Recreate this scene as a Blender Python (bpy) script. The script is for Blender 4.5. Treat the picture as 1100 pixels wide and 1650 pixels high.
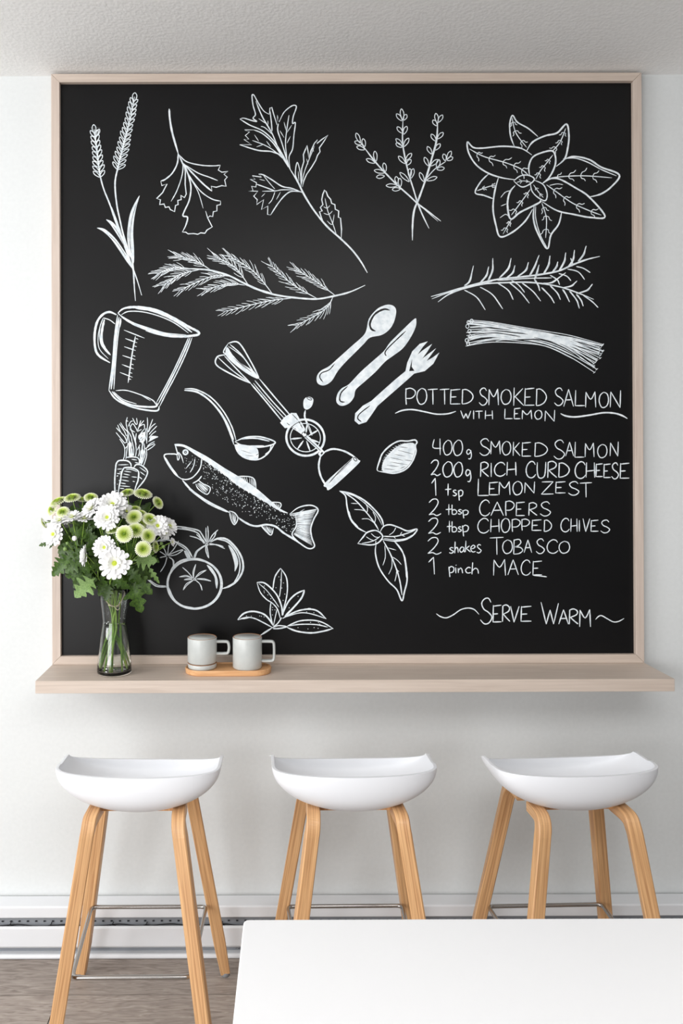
import bpy, math, random
from mathutils import Vector, Matrix, Euler, geometry
from mathutils.noise import noise as pnoise

for o in list(bpy.data.objects): bpy.data.objects.remove(o)
C = bpy.context.scene.collection
SC = bpy.context.scene
PI = math.pi

# ------------------------------------------------------------------ camera
F, D, H = 1240.0, 2.275, 1.432
CX, CY = 425.95, 736.93
cam = bpy.data.cameras.new('camera'); camo = bpy.data.objects.new('camera', cam); C.objects.link(camo)
camo.location = (0, -D, H); camo.rotation_euler = (PI/2+.00353, .00298, -.00133)
cam.sensor_fit = 'HORIZONTAL'; cam.sensor_width = 36; cam.lens = 36*F/1100
cam.shift_x = (550-CX)/1100; cam.shift_y = -(825-CY)/1100
SC.camera = camo

# ------------------------------------------------------------------ world, lights, exposure
w = bpy.data.worlds.new('world'); SC.world = w; w.use_nodes = True
w.node_tree.nodes['Background'].inputs[0].default_value = (.97, .98, 1, 1)
w.node_tree.nodes['Background'].inputs[1].default_value = .22
def area(name, loc, target, sx, sy, power, col=(1, 1, 1)):
    l = bpy.data.lights.new(name, 'AREA'); l.shape = 'RECTANGLE'; l.size = sx; l.size_y = sy; l.energy = power; l.color = col
    o = bpy.data.objects.new(name, l); C.objects.link(o); o.location = loc
    o.rotation_euler = (Vector(target)-Vector(loc)).to_track_quat('-Z', 'Y').to_euler()
area('daylight_from_left_window', (-2.9, -1.9, 1.8), (0, -.3, 1.0), 1.4, 1.6, 58, (.99, .993, 1))
area('daylight_from_patio_door', (-2.3, -4.4, 1.05), (.2, 0, .8), 2.4, 2.0, 92, (.99, .993, 1))  # added low fill behind camera left, for board sheen and frontal light; no known door
area('ceiling_lamp_panel', (.5, -2.5, 2.52), (.5, -2.2, 0), 1.6, 1.2, 36, (1, 1, 1))  # overhead fill added to brighten the table top, not a known lamp
SC.view_settings.view_transform = 'Standard'; SC.view_settings.look = 'None'
SC.view_settings.exposure = -0.03; SC.view_settings.gamma = 1; SC.view_settings.use_curve_mapping = False

# ------------------------------------------------------------------ helpers
def srgb(r, g, b):
    return tuple((v/255/12.92 if v <= 10 else ((v/255+.055)/1.055)**2.4) for v in (r, g, b))+(1,)
def mat(name, col, rough=.5, metal=0, spec=.5, **kw):
    m = bpy.data.materials.new(name); m.use_nodes = True; p = m.node_tree.nodes['Principled BSDF']
    p.inputs['Base Color'].default_value = col if len(col) == 4 else (*col, 1)
    p.inputs['Roughness'].default_value = rough; p.inputs['Metallic'].default_value = metal
    p.inputs['Specular IOR Level'].default_value = spec
    for k, v in kw.items(): p.inputs[k.replace('_', ' ')].default_value = v
    return m
def noise_mat(name, c0, c1, scale=(1, 1, 1), nscale=10, detail=6, rough=.5, bump=0, bdist=.001, distort=0, spec=.5, lo=.3, hi=.7, perobj=0):
    m = mat(name, c0, rough, spec=spec); nt = m.node_tree; N = nt.nodes.new; L = nt.links.new
    p = nt.nodes['Principled BSDF']
    tc = N('ShaderNodeTexCoord'); mp = N('ShaderNodeMapping'); mp.inputs['Scale'].default_value = scale
    L(tc.outputs['Object'], mp.inputs['Vector'])
    vec = mp.outputs[0]
    if perobj:
        oi = N('ShaderNodeObjectInfo'); ad = N('ShaderNodeVectorMath'); ad.operation = 'MULTIPLY_ADD'
        ad.inputs[1].default_value = (1, 1, 1)
        sc_ = N('ShaderNodeVectorMath'); sc_.operation = 'SCALE'; sc_.inputs[0].default_value = (31, 17, 23)
        L(oi.outputs['Random'], sc_.inputs['Scale']); L(vec, ad.inputs[0]); L(sc_.outputs[0], ad.inputs[2]); vec = ad.outputs[0]
    n = N('ShaderNodeTexNoise'); n.inputs['Scale'].default_value = nscale; n.inputs['Detail'].default_value = detail
    n.inputs['Distortion'].default_value = distort; L(vec, n.inputs['Vector'])
    r = N('ShaderNodeValToRGB'); r.color_ramp.elements[0].position = lo; r.color_ramp.elements[1].position = hi
    r.color_ramp.elements[0].color = c0; r.color_ramp.elements[1].color = c1
    L(n.outputs['Fac'], r.inputs['Fac'])
    out = r.outputs['Color']
    if perobj:
        hs = N('ShaderNodeHueSaturation'); mr = N('ShaderNodeMapRange'); mr.inputs['To Min'].default_value = 1-perobj; mr.inputs['To Max'].default_value = 1+perobj
        L(oi.outputs['Random'], mr.inputs['Value']); L(mr.outputs[0], hs.inputs['Value']); L(out, hs.inputs['Color']); out = hs.outputs[0]
    L(out, p.inputs['Base Color'])
    if bump:
        b = N('ShaderNodeBump'); b.inputs['Strength'].default_value = bump; b.inputs['Distance'].default_value = bdist
        L(n.outputs['Fac'], b.inputs['Height']); L(b.outputs[0], p.inputs['Normal'])
    return m
def oak_leg_mat():
    m = mat('oak_leg', srgb(214, 160, 106), .42); nt = m.node_tree; N = nt.nodes.new; L = nt.links.new; p = nt.nodes['Principled BSDF']
    uv = N('ShaderNodeTexCoord'); mp = N('ShaderNodeMapping'); mp.inputs['Scale'].default_value = (260, 5, 1); L(uv.outputs['UV'], mp.inputs['Vector'])
    oi = N('ShaderNodeObjectInfo'); cv = N('ShaderNodeVectorMath'); cv.operation = 'SCALE'; cv.inputs[0].default_value = (13, 7, 3); L(oi.outputs['Random'], cv.inputs['Scale'])
    ad = N('ShaderNodeVectorMath'); L(mp.outputs[0], ad.inputs[0]); L(cv.outputs[0], ad.inputs[1])
    n = N('ShaderNodeTexNoise'); n.inputs['Scale'].default_value = 1; n.inputs['Detail'].default_value = 7; n.inputs['Distortion'].default_value = .4; L(ad.outputs[0], n.inputs['Vector'])
    r = N('ShaderNodeValToRGB'); r.color_ramp.elements[0].position = .3; r.color_ramp.elements[1].position = .62
    r.color_ramp.elements[0].color = srgb(180, 130, 86); r.color_ramp.elements[1].color = srgb(223, 177, 127); L(n.outputs['Fac'], r.inputs['Fac']); L(r.outputs[0], p.inputs['Base Color'])
    b = N('ShaderNodeBump'); b.inputs['Strength'].default_value = .15; b.inputs['Distance'].default_value = .0003; L(n.outputs['Fac'], b.inputs['Height']); L(b.outputs[0], p.inputs['Normal'])
    return m
def link(o, parent=None):
    C.objects.link(o)
    if parent: o.parent = parent
    return o
def meshobj(name, V, Fc, m, parent=None, smooth=False, mats=None, mi=None):
    me = bpy.data.meshes.new(name); me.from_pydata([tuple(v) for v in V], [], Fc); me.update()
    for mm in (mats or [m]): me.materials.append(mm)
    if mi: me.polygons.foreach_set('material_index', mi)
    if smooth: me.polygons.foreach_set('use_smooth', [True]*len(me.polygons))
    return link(bpy.data.objects.new(name, me), parent)
def tag(o, label=None, cat=None, group=None, kind=None):
    if label: o['label'] = label
    if cat: o['category'] = cat
    if group: o['group'] = group
    if kind: o['kind'] = kind
    return o
def empty(name, loc, label=None, cat=None, group=None, rz=0):
    o = bpy.data.objects.new(name, None); o.empty_display_size = .05; C.objects.link(o)
    o.location = loc; o.rotation_euler = (0, 0, rz)
    return tag(o, label, cat, group)
def box(V, Fc, x0, x1, y0, y1, z0, z1):
    b = len(V); V += [(x, y, z) for z in (z0, z1) for y in (y0, y1) for x in (x0, x1)]
    Fc += [tuple(b+i for i in f) for f in ((0, 2, 3, 1), (4, 5, 7, 6), (0, 1, 5, 4), (2, 6, 7, 3), (0, 4, 6, 2), (1, 3, 7, 5))]
def bev(o, w=.002, seg=2):
    md = o.modifiers.new('bevel', 'BEVEL'); md.width = w; md.segments = seg; md.limit_method = 'ANGLE'; md.angle_limit = math.radians(40)
    return o
def boxobj(name, dims, m, parent=None, b=0, seg=2):
    V, Fc = [], []; box(V, Fc, *dims); o = meshobj(name, V, Fc, m, parent)
    if b: bev(o, b, seg)
    return o
def catmull(P, n=6, closed=False):
    P = [Vector(p) for p in P]
    if len(P) < 3 and not closed: 
        return [P[0].lerp(P[-1], i/n) for i in range(n+1)]
    out = []; N_ = len(P); rng = range(N_) if closed else range(N_-1)
    for i in rng:
        if closed: a, b, c, d = P[i-1], P[i], P[(i+1) % N_], P[(i+2) % N_]
        else: a, b, c, d = P[max(i-1, 0)], P[i], P[i+1], P[min(i+2, N_-1)]
        for k in range(n):
            t = k/n; out.append(.5*((2*b)+(c-a)*t+(2*a-5*b+4*c-d)*t*t+(3*b-a-3*c+d)*t**3))
    out.append(out[0].copy() if closed else P[-1].copy())
    return out
def tube(V, Fc, P, r, n=8, closed=False, cap=True):
    P = [Vector(p) for p in P]; b = len(V); N_ = len(P)
    up = None
    for i, p in enumerate(P):
        a = P[i-1] if (i or closed) else P[0]; c = P[(i+1) % N_] if (i < N_-1 or closed) else P[-1]
        t = (c-a).normalized()
        if up is None: up = Vector((0, 0, 1)) if abs(t.z) < .9 else Vector((1, 0, 0))
        u = (up-t*up.dot(t)).normalized(); v = t.cross(u); up = u
        rr = r[i] if isinstance(r, (list, tuple)) else r
        for k in range(n):
            an = 2*PI*k/n; V.append(tuple(p+u*math.cos(an)*rr+v*math.sin(an)*rr))
    for i in range(N_ if closed else N_-1):
        j = (i+1) % N_
        for k in range(n):
            Fc.append((b+i*n+k, b+i*n+(k+1) % n, b+j*n+(k+1) % n, b+j*n+k))
    if cap and not closed:
        Fc.append(tuple(b+k for k in range(n))[::-1]); Fc.append(tuple(b+(N_-1)*n+k for k in range(n)))
def tubeobj(name, P, r, m, parent=None, n=8, closed=False):
    V, Fc = [], []; tube(V, Fc, P, r, n, closed); return meshobj(name, V, Fc, m, parent, True)
def lathe(V, Fc, prof, n=48, c=(0, 0), close=False):
    b = len(V); k = len(prof)
    for r, z in prof:
        for i in range(n):
            a = 2*PI*i/n; V.append((c[0]+r*math.cos(a), c[1]+r*math.sin(a), z))
    for j in range(k if close else k-1):
        jj = (j+1) % k
        for i in range(n): Fc.append((b+j*n+i, b+j*n+(i+1) % n, b+jj*n+(i+1) % n, b+jj*n+i))
    if not close:
        if prof[0][0] > 1e-6: Fc.append(tuple(b+i for i in range(n))[::-1])
        if prof[-1][0] > 1e-6: Fc.append(tuple(b+(k-1)*n+i for i in range(n)))
CM = camo.rotation_euler.to_matrix()
def pt(px, py, y):
    """photo measurement -> real position at distance y from the wall"""
    v = CM @ Vector(((px-CX)/F, -(py-CY)/F, -1)); t = (y+D)/v.y
    return Vector((0, -D, H))+v*t

# ------------------------------------------------------------------ materials
M_wall = noise_mat('painted_wall', srgb(220, 223, 223), srgb(224, 227, 227), nscale=90, rough=.75, bump=.12, bdist=.0012, spec=.25)
M_ceil = noise_mat('stippled_ceiling', srgb(244, 244, 243), srgb(250, 250, 249), nscale=110, detail=8, rough=.9, bump=.4, bdist=.004, spec=.1)
M_frame = noise_mat('whitewashed_wood', srgb(196, 180, 167), srgb(212, 197, 184), scale=(1.6, 40, 40), nscale=3.2, detail=8, rough=.5, bump=.1, bdist=.0004, distort=.6, spec=.4)
M_framev = noise_mat('whitewashed_wood_upright', srgb(196, 179, 167), srgb(212, 197, 185), scale=(40, 40, 1.6), nscale=3.2, detail=8, rough=.5, bump=.1, bdist=.0004, distort=.6, spec=.4)
M_board = noise_mat('chalkboard_black', srgb(9, 9, 10), srgb(15, 15, 17), scale=(1, 1, 1), nscale=3.0, detail=5, rough=.36, bump=.05, bdist=.0004, spec=.26, lo=.35, hi=.75)
M_chalk = noise_mat('white_chalk_ink', srgb(206, 216, 222), srgb(238, 244, 247), nscale=60, detail=6, rough=.85, spec=.1, lo=.3, hi=.6)
M_white = mat('white_plastic', srgb(238, 240, 244), .42, spec=.4)
M_table = mat('white_laminate', srgb(240, 240, 241), .35, spec=.5)
M_heater = mat('white_enamel', srgb(228, 230, 233), .38)
M_heatgrey = mat('grey_metal_recess', srgb(150, 154, 160), .45, metal=.2)
M_dark = mat('dark_slot', srgb(45, 46, 50), .7)
M_wire = mat('black_wire', srgb(20, 20, 22), .5)
M_steel = mat('brushed_steel', srgb(178, 175, 172), .24, metal=1)
M_glide = mat('grey_rubber', srgb(130, 130, 132), .6)
M_oak = noise_mat('oak', srgb(196, 136, 84), srgb(232, 182, 128), scale=(70, 70, 1.6), nscale=3.0, detail=7, rough=.45, bump=.12, bdist=.0003, distort=.25, lo=.28, hi=.66, perobj=.04)
M_oakleg = oak_leg_mat()
M_tray = noise_mat('light_wood', srgb(206, 150, 100), srgb(229, 181, 132), scale=(2, 30, 30), nscale=4, detail=6, rough=.5, bump=.06, bdist=.0003, distort=.4)
M_clay = noise_mat('grey_stoneware', srgb(190, 194, 192), srgb(203, 206, 203), nscale=25, rough=.3, spec=.5)
M_rim = mat('bare_clay_rim', srgb(170, 120, 82), .6)
M_glass = mat('clear_glass', (.97, 1, .985), .0, Transmission_Weight=1.0, IOR=1.45)
M_water = mat('water', (.985, 1, .985), .0, Transmission_Weight=1.0, IOR=1.33)
M_stem = noise_mat('green_stem', srgb(112, 152, 50), srgb(160, 192, 88), nscale=30, rough=.45)
M_leaf = noise_mat('green_leaf', srgb(28, 54, 14), srgb(74, 104, 30), nscale=22, rough=.42, bump=.2, bdist=.002, spec=.4, perobj=.25)
M_leaf2 = noise_mat('light_green_leaf', srgb(88, 122, 60), srgb(132, 160, 92), nscale=22, rough=.45, bump=.2, bdist=.002, perobj=.1)
M_twine = mat('pale_raffia', srgb(226, 212, 184), .8)
def petal_mat(name, stops):
    m = mat(name, (.9, .9, .9), .6, spec=.2, Subsurface_Weight=.0); nt = m.node_tree; N = nt.nodes.new; L = nt.links.new
    tc = N('ShaderNodeTexCoord'); vl = N('ShaderNodeVectorMath'); vl.operation = 'LENGTH'; r = N('ShaderNodeValToRGB')
    L(tc.outputs['Object'], vl.inputs[0]); L(vl.outputs['Value'], r.inputs['Fac'])
    cr = r.color_ramp; cr.elements[0].position = stops[0][0]; cr.elements[0].color = stops[0][1]; cr.elements[1].position = stops[-1][0]; cr.elements[1].color = stops[-1][1]
    for p_, c_ in stops[1:-1]: e = cr.elements.new(p_); e.color = c_
    L(r.outputs[0], nt.nodes['Principled BSDF'].inputs['Base Color'])
    return m
M_pw = petal_mat('white_petals', [(.06, srgb(215, 222, 120)), (.3, srgb(244, 245, 232)), (.5, srgb(248, 248, 248))])
M_pg = petal_mat('green_white_petals', [(.36, srgb(140, 176, 40)), (.52, srgb(196, 216, 96)), (.74, srgb(232, 240, 180)), (.95, srgb(246, 247, 230))])
M_cw = mat('yellow_green_centre', srgb(190, 205, 60), .7)
M_cg = mat('dark_green_centre', srgb(92, 122, 22), .7)

# ------------------------------------------------------------------ room shell
XL, XR, YF = -3.4, 4.2, -5.2
ZC = 2.5706
tag(boxobj('wall_back', (XL, XR, 0, .1, 0, ZC), M_wall), kind='structure')
tag(boxobj('ceiling', (XL, XR, YF, .1, ZC, ZC+.1), M_ceil), kind='structure')
# floor: subfloor + planks in rows that run along the wall
floor = tag(boxobj('floor', (XL, XR, YF, 0, -.05, -.0045), mat('subfloor', srgb(60, 55, 50), .9)), kind='structure')
M_plank = noise_mat('greyed_oak_plank', srgb(124, 112, 104), srgb(178, 167, 158), scale=(3.2, 24, 24), nscale=4.2, detail=12, rough=.5, bump=.25, bdist=.0008, distort=1.6, lo=.25, hi=.72, perobj=.09)
PW, PL = .15, 1.22
pm = None; random.seed(5)
joint = pt(60, 1603.7, 0).y; t_ = Vector((0, -D, H)); v_ = pt(60, 1603.7, 0)-t_; joint = (t_+v_*(-H/v_.z)).y      # the plank joint in view
rows = [(0.0, joint+PW)] + [(joint+PW-PW*i, joint-PW*i) for i in range(int((joint+PW-YF)/PW))]
offs = [.62, .05, .83, .38, .2, .95, .5, .74]
for row, (ya, yb) in enumerate(rows):
    x = XL-PL*offs[row % 8] if row != 2 else -.553-PL*3
    if row == 1: x = .30-PL*4
    yb = max(yb, YF); hw_ = (ya-yb)/2; full = abs(hw_*2-PW) < 1e-4
    while x < XR:
        a, b_ = max(x, XL), min(x+PL, XR)
        if b_-a > .03:
            g = .0013; V, Fc = [], []
            if b_-a > PL-1e-4 and full:
                if pm is None: box(V, Fc, -PL/2+g, PL/2-g, -PW/2+g, PW/2-g, -.004, 0); pm = meshobj('plank', V, Fc, M_plank, floor); o = pm
                else: o = link(bpy.data.objects.new('plank', pm.data), floor)
            else:
                h = (b_-a)/2; box(V, Fc, -h+g, h-g, -hw_+g, hw_-g, -.004, 0); o = meshobj('plank', V, Fc, M_plank, floor)
            o.location = ((a+b_)/2, (ya+yb)/2, 0)
        x += PL

# ------------------------------------------------------------------ chalkboard
BX0, BX1, BZ0, BZ1 = -.6169, 1.109, .8372, 2.5624
FT, BY = -.030, -.016
FWD = .0245
board = empty('chalkboard', (BX0, 0, BZ0), 'large square black chalkboard in a pale wood frame, covered in white drawings and a recipe', 'chalkboard')
def W(o): 
    """children keep their world placement although the parent stands elsewhere"""
    o.matrix_parent_inverse = o.parent.matrix_basis.inverted() if o.parent else Matrix()
    return o
def mitre(name, P, m):
    # P: four (x,z) corners of one rail seen from the front
    V = [(x, FT, z) for x, z in P]+[(x, -.002, z) for x, z in P]
    Fc = [(0, 1, 2, 3), (7, 6, 5, 4)]+[(i, i+4, (i+1) % 4+4, (i+1) % 4) for i in range(4)]
    o = meshobj(name, V, Fc, m, board); bev(o, .0012, 2); W(o)
e = .0002
a0, a1, c0, c1 = BX0, BX1, BZ0, BZ1; i0, i1, j0, j1 = a0+FWD, a1-FWD, c0+FWD, c1-FWD
mitre('frame_rail', [(a0+e, c1), (i0+e, j1), (i1-e, j1), (a1-e, c1)], M_frame)
mitre('frame_rail', [(a0+e, c0), (a1-e, c0), (i1-e, j0), (i0+e, j0)], M_frame)
mitre('frame_stile', [(a0, c1-e), (a0, c0+e), (i0, j0+e), (i0, j1-e)], M_framev)
mitre('frame_stile', [(a1, c1-e), (i1, j1-e), (i1, j0+e), (a1, c0+e)], M_framev)
W(boxobj('slate_panel', (i0-.006, i1+.006, BY, -.003, j0-.006, j1+.006), M_board, board))

# ---- chalk strokes: flat marks lying on the slate
def bp(px, py): v = pt(px, py, BY); return v.x, v.z
class Draw:
    lift = 0
    def __init__(s, name, label, ox, oy, sc):
        s.n, s.lab, s.ox, s.oy, s.sc = name, label, ox, oy, sc; s.V, s.F, s.I = [], [], []; s.k = 0; s.rnd = random.Random(hash(label) % 1000 if False else len(label))
    def q(s, p): return (s.ox+p[0]/s.sc, s.oy+p[1]/s.sc)
    def _d(s): s.k += 1; return BY-.0002-s.k*1.6e-6
    def l(s, P, w=2.0, smooth=True, taper=.35, dark=False, closed=False, n=6, jit=.12):
        P = [Vector(s.q(p)) for p in P]
        S = catmull(P, n, closed) if (smooth and len(P) > 2) else ([P[0].lerp(P[1], i/3) for i in range(4)] if len(P) == 2 else P)
        y = s._d(); b = len(s.V); N_ = len(S)
        for i, p in enumerate(S):
            a = S[max(i-1, 0)]; c = S[min(i+1, N_-1)]; t = (c-a)
            t = t.normalized() if t.length > 1e-6 else Vector((1, 0))
            nrm = Vector((-t.y, t.x)); u = i/(N_-1)
            env = 1 if closed else min(1, taper+(1-taper)*min(u, 1-u)*8)
            if not smooth and 0 < i < N_-1: env = 1.05
            hw = w*.43*env*(1+s.rnd.uniform(-jit, jit))
            for sg in (1, -1):
                x, z = bp(p.x+nrm.x*hw*sg, p.y+nrm.y*hw*sg); s.V.append((x, y, z))
        for i in range(N_-1):
            s.F.append((b+2*i, b+2*i+1, b+2*i+3, b+2*i+2)); s.I.append(1 if dark else 0)
        return s
    def j(s, P, w=2.0): return s.l(P, w, smooth=False)
    def f(s, P, smooth=True, dark=False):
        Q = [Vector(s.q(p)) for p in P]
        if smooth: Q = catmull(Q, 4, True)[:-1]
        y = s._d(); b = len(s.V)
        for p in Q: x, z = bp(p.x, p.y); s.V.append((x, y, z))
        for t in geometry.tessellate_polygon([[Vector((p.x, p.y, 0)) for p in Q]]):
            s.F.append(tuple(b+i for i in t)); s.I.append(1 if dark else 0)
        return s
    def dot(s, p, r=.8, dark=False):
        x0, y0 = s.q(p); y = s._d(); b = len(s.V)
        for i in range(6): x, z = bp(x0+r*math.cos(i*PI/3), y0+r*math.sin(i*PI/3)); s.V.append((x, y, z))
        s.F.append(tuple(b+i for i in range(6))); s.I.append(1 if dark else 0)
    def ell(s, c, rx, ry, w=2, rot=0, dark=False, n=16):
        P = []
        for i in range(n):
            a = 2*PI*i/n; x, y = rx*math.cos(a), ry*math.sin(a); P.append((c[0]+x*math.cos(rot)-y*math.sin(rot), c[1]+x*math.sin(rot)+y*math.cos(rot)))
        return s.l(P, w, closed=True, dark=dark, n=3)
    def loop(s, a, b, hw, w=1.5):
        a, b = Vector(a), Vector(b); t = b-a; n_ = Vector((-t.y, t.x)).normalized()*hw
        P = [a, a+t*.3+n_*.8, a+t*.7+n_, b, a+t*.7-n_, a+t*.3-n_*.8]
        return s.l(P, w, closed=True, n=4)
    def spike(s, a, b, n, ln, hw, w=1.4, side=55, start=0):
        a, b = Vector(a), Vector(b); t = (b-a); tn = t.normalized()
        for i in range(n):
            p = a+t*(start+(1-start)*i/n)
            for sg in (1, -1):
                an = math.radians(side)*sg*(1-.35*i/n); d = Vector((tn.x*math.cos(an)-tn.y*math.sin(an), tn.x*math.sin(an)+tn.y*math.cos(an)))
                L_ = ln*(1-.2*i/n)*s.rnd.uniform(.88, 1.1); s.loop(p, p+d*L_, hw, w)
    def frond(s, P, n=15, ln=34, w=1.25, ang=32, t0=.12):
        S = catmull([Vector(p) for p in P], 8); s.l(P, 1.6)
        for i in range(n):
            u = t0+(1-t0)*i/(n-1); k = min(int(u*(len(S)-1)), len(S)-2); p = S[k].lerp(S[k+1], u*(len(S)-1)-k); t = (S[k+1]-S[k]).normalized()
            for sg in (1, -1):
                an = math.radians(ang)*sg*s.rnd.uniform(.6, 1.2)
                d = Vector((t.x*math.cos(an)-t.y*math.sin(an), t.x*math.sin(an)+t.y*math.cos(an)))
                d2 = (d*.6+t*.4).normalized(); L_ = ln*s.rnd.uniform(.75, 1.15)*(1.0-.25*abs(u-.5))
                s.l([p, p+d*L_*.5, p+d*L_*.5+d2*L_*.5], w, n=3)
    def veins(s, P, n=4, ln=45, w=1.2, ang=45, skip=.1, wig=6):
        s.l(P, w*1.25); S = catmull([Vector(p) for p in P], 8)
        for i in range(n):
            u = skip+(.88-skip)*(i+.5)/n; k = min(int(u*(len(S)-1)), len(S)-2); p = S[k]; t = (S[k+1]-S[k]).normalized()
            for sg in (1, -1):
                an = math.radians(ang)*sg*s.rnd.uniform(.8, 1.2)
                d = Vector((t.x*math.cos(an)-t.y*math.sin(an), t.x*math.sin(an)+t.y*math.cos(an))); m_ = Vector((-d.y, d.x))
                L_ = ln*s.rnd.uniform(.7, 1.1)*(.55+.9*u*(1.25-u))
                s.l([p, p+d*L_*.35+m_*wig*sg, p+d*L_*.65-m_*wig*.5*sg, p+d*L_], w, n=3)
    def hatch(s, A, B, n, w=1.1, dark=False):
        A = catmull([Vector(p) for p in A], 10); B = catmull([Vector(p) for p in B], 10)
        for i in range(n):
            u = (i+.5)/n; a = A[int(u*(len(A)-1))]; b = B[int(u*(len(B)-1))]
            s.l([a+Vector((s.rnd.uniform(-2, 2), s.rnd.uniform(-2, 2))), b], w*s.rnd.uniform(.7, 1.3), dark=dark)
    def done(s):
        o = meshobj(s.n, s.V, s.F, None, board, mats=[M_chalk, M_board], mi=s.I); W(o); o['label'] = s.lab; return o

d = Draw('chalk_drawing', 'chalk drawing of two flower spikes on long stems with grassy leaves', 130, 140, 4.4)
d.l([(95, 300), (112, 420), (125, 540), (140, 640), (165, 730), (205, 830), (235, 920), (270, 1020), (300, 1100), (330, 1180), (370, 1290), (400, 1370), (432, 1478)], 2.6)
d.l([(382, 70), (350, 230), (300, 420), (262, 580), (245, 660), (245, 740), (258, 850), (275, 930), (300, 1040), (335, 1150), (365, 1230), (375, 1330), (380, 1420), (388, 1518)], 2.8)
d.spike((136, 640), (97, 320), 9, 62, 10, 1.5, 42); d.loop((98, 330), (92, 268), 13, 1.5); d.loop((110, 350), (132, 300), 10)
d.spike((262, 585), (378, 90), 14, 66, 9, 1.5, 46); d.loop((380, 100), (384, 42), 15, 1.6)
d.f([(418, 770), (385, 820), (350, 900), (333, 1000), (332, 1100), (355, 1200), (376, 1250), (378, 1150), (372, 1050), (377, 950), (395, 850)])
d.f([(115, 1000), (170, 1008), (240, 1068), (300, 1150), (350, 1230), (378, 1300), (330, 1245), (270, 1155), (215, 1078), (160, 1026)])
d.f([(180, 940), (230, 962), (280, 1030), (320, 1105), (352, 1210), (300, 1115), (250, 1035), (210, 975)])
d.l([(205, 830), (245, 930), (270, 1000), (290, 1060)], 3.2); d.l([(395, 830), (365, 930), (352, 1040), (355, 1150)], .9, dark=True); d.l([(345, 990), (342, 1080), (360, 1180)], .7, dark=True)
d.l([(230, 985), (270, 1045), (310, 1130)], .8, dark=True); d.l([(200, 1050), (260, 1110), (320, 1200)], .8, dark=True)
d.l([(60, 290), (140, 290)], .1); d.done()

d = Draw('chalk_drawing', 'chalk drawing of a drooping fan-leaved sprig', 130, 140, 4.4)
d.l([(627, 155), (632, 230), (650, 330), (690, 470)], 3.6); d.l([(690, 465), (685, 540), (650, 610), (600, 655), (567, 668)], 2.6)
d.j([(567, 668), (575, 700), (612, 688), (580, 750), (538, 792), (565, 800), (560, 835), (590, 830), (600, 855), (625, 850), (635, 870), (665, 885), (672, 840), (690, 835), (688, 805), (712, 800), (710, 770), (735, 785), (748, 760), (740, 690), (742, 600), (730, 550)], 2.1)
d.l([(712, 510), (725, 560), (715, 640), (680, 740), (640, 812)], 1.8)
d.l([(690, 470), (720, 540), (750, 590), (780, 700), (770, 800), (735, 880), (725, 915), (757, 925), (745, 980), (720, 1030)], 2.6)
d.j([(720, 1030), (745, 1030), (760, 1042), (800, 1040), (830, 1045), (850, 1035), (880, 1038), (895, 1015), (932, 993), (900, 930), (885, 880)], 2)
d.l([(770, 640), (830, 740), (868, 862)], 1.4); d.l([(745, 580), (775, 640), (850, 740), (930, 795), (992, 810)], 2)
d.j([(992, 810), (990, 835), (965, 840), (965, 880), (940, 885), (935, 920), (915, 915), (900, 930)], 1.8)
d.l([(725, 540), (800, 620), (870, 690), (930, 740)], 2.8)
d.j([(930, 740), (925, 705), (960, 712), (1000, 700), (1030, 705), (1020, 660), (1038, 640), (1015, 620), (1043, 600), (1000, 605), (975, 590), (990, 555)], 1.8)
d.l([(695, 480), (750, 530), (850, 555), (940, 560), (990, 555)], 2); d.l([(735, 550), (830, 610), (910, 640), (972, 665)], 1.9); d.done()

d = Draw('chalk_drawing', 'chalk drawing of a leafy parsley stalk', 370, 140, 4.4)
d.l([(425, 580), (480, 670), (530, 770), (600, 880), (690, 990), (790, 1080), (870, 1160), (930, 1240), (975, 1318)], 3.2)
d.l([(430, 590), (380, 500), (300, 460), (200, 450), (70, 410)], 2.4); d.j([(70, 410), (155, 410), (100, 372), (135, 370), (110, 345), (140, 320), (105, 305), (170, 305)], 1.7)
d.l([(170, 305), (230, 330), (300, 390), (350, 460), (410, 560)], 2.2); d.l([(72, 228), (140, 270), (230, 310), (300, 370), (350, 440), (425, 570)], 2.2)
d.l([(72, 228), (100, 222), (160, 240), (192, 245), (165, 222), (182, 195), (165, 130), (158, 62), (172, 60), (200, 110), (240, 170), (280, 195)], 2)
d.l([(185, 100), (230, 210), (300, 330), (350, 450), (415, 570)], 2.2); d.l([(205, 225), (265, 265)], 1.4); d.l([(220, 280), (250, 290), (305, 340)], 1.4); d.l([(270, 240), (272, 270)], 1.3)
d.j([(280, 195), (285, 150), (298, 145), (310, 190), (335, 270), (338, 200), (350, 250)], 1.8); d.l([(285, 170), (295, 250), (300, 315)], 2)
d.l([(350, 250), (385, 180), (440, 135), (470, 135), (468, 160), (450, 210), (445, 260), (465, 255), (455, 340), (445, 440), (420, 500), (430, 590)], 2)
d.l([(345, 260), (340, 310), (370, 400), (400, 500), (425, 580)], 2.1); d.l([(420, 200), (405, 300), (395, 400), (405, 510)], 1.8)
for a, b in (((385, 250), (400, 310)), ((440, 270), (405, 325)), ((355, 310), (385, 360)), ((430, 350), (405, 400)), ((175, 340), (205, 385)), ((190, 425), (240, 408)), ((260, 385), (290, 425))): d.l([a, b], 1.3)
d.l([(160, 380), (240, 410), (310, 450), (390, 520)], 1.6)
d.j([(505, 710), (508, 640), (510, 580), (525, 530), (522, 480), (538, 440), (547, 415), (555, 460), (560, 505), (575, 455), (600, 400), (622, 375), (618, 402), (650, 375), (695, 343), (665, 390), (635, 432), (640, 460), (622, 485), (610, 520), (580, 570), (545, 620), (525, 665), (515, 710)], 1.9)
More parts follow.
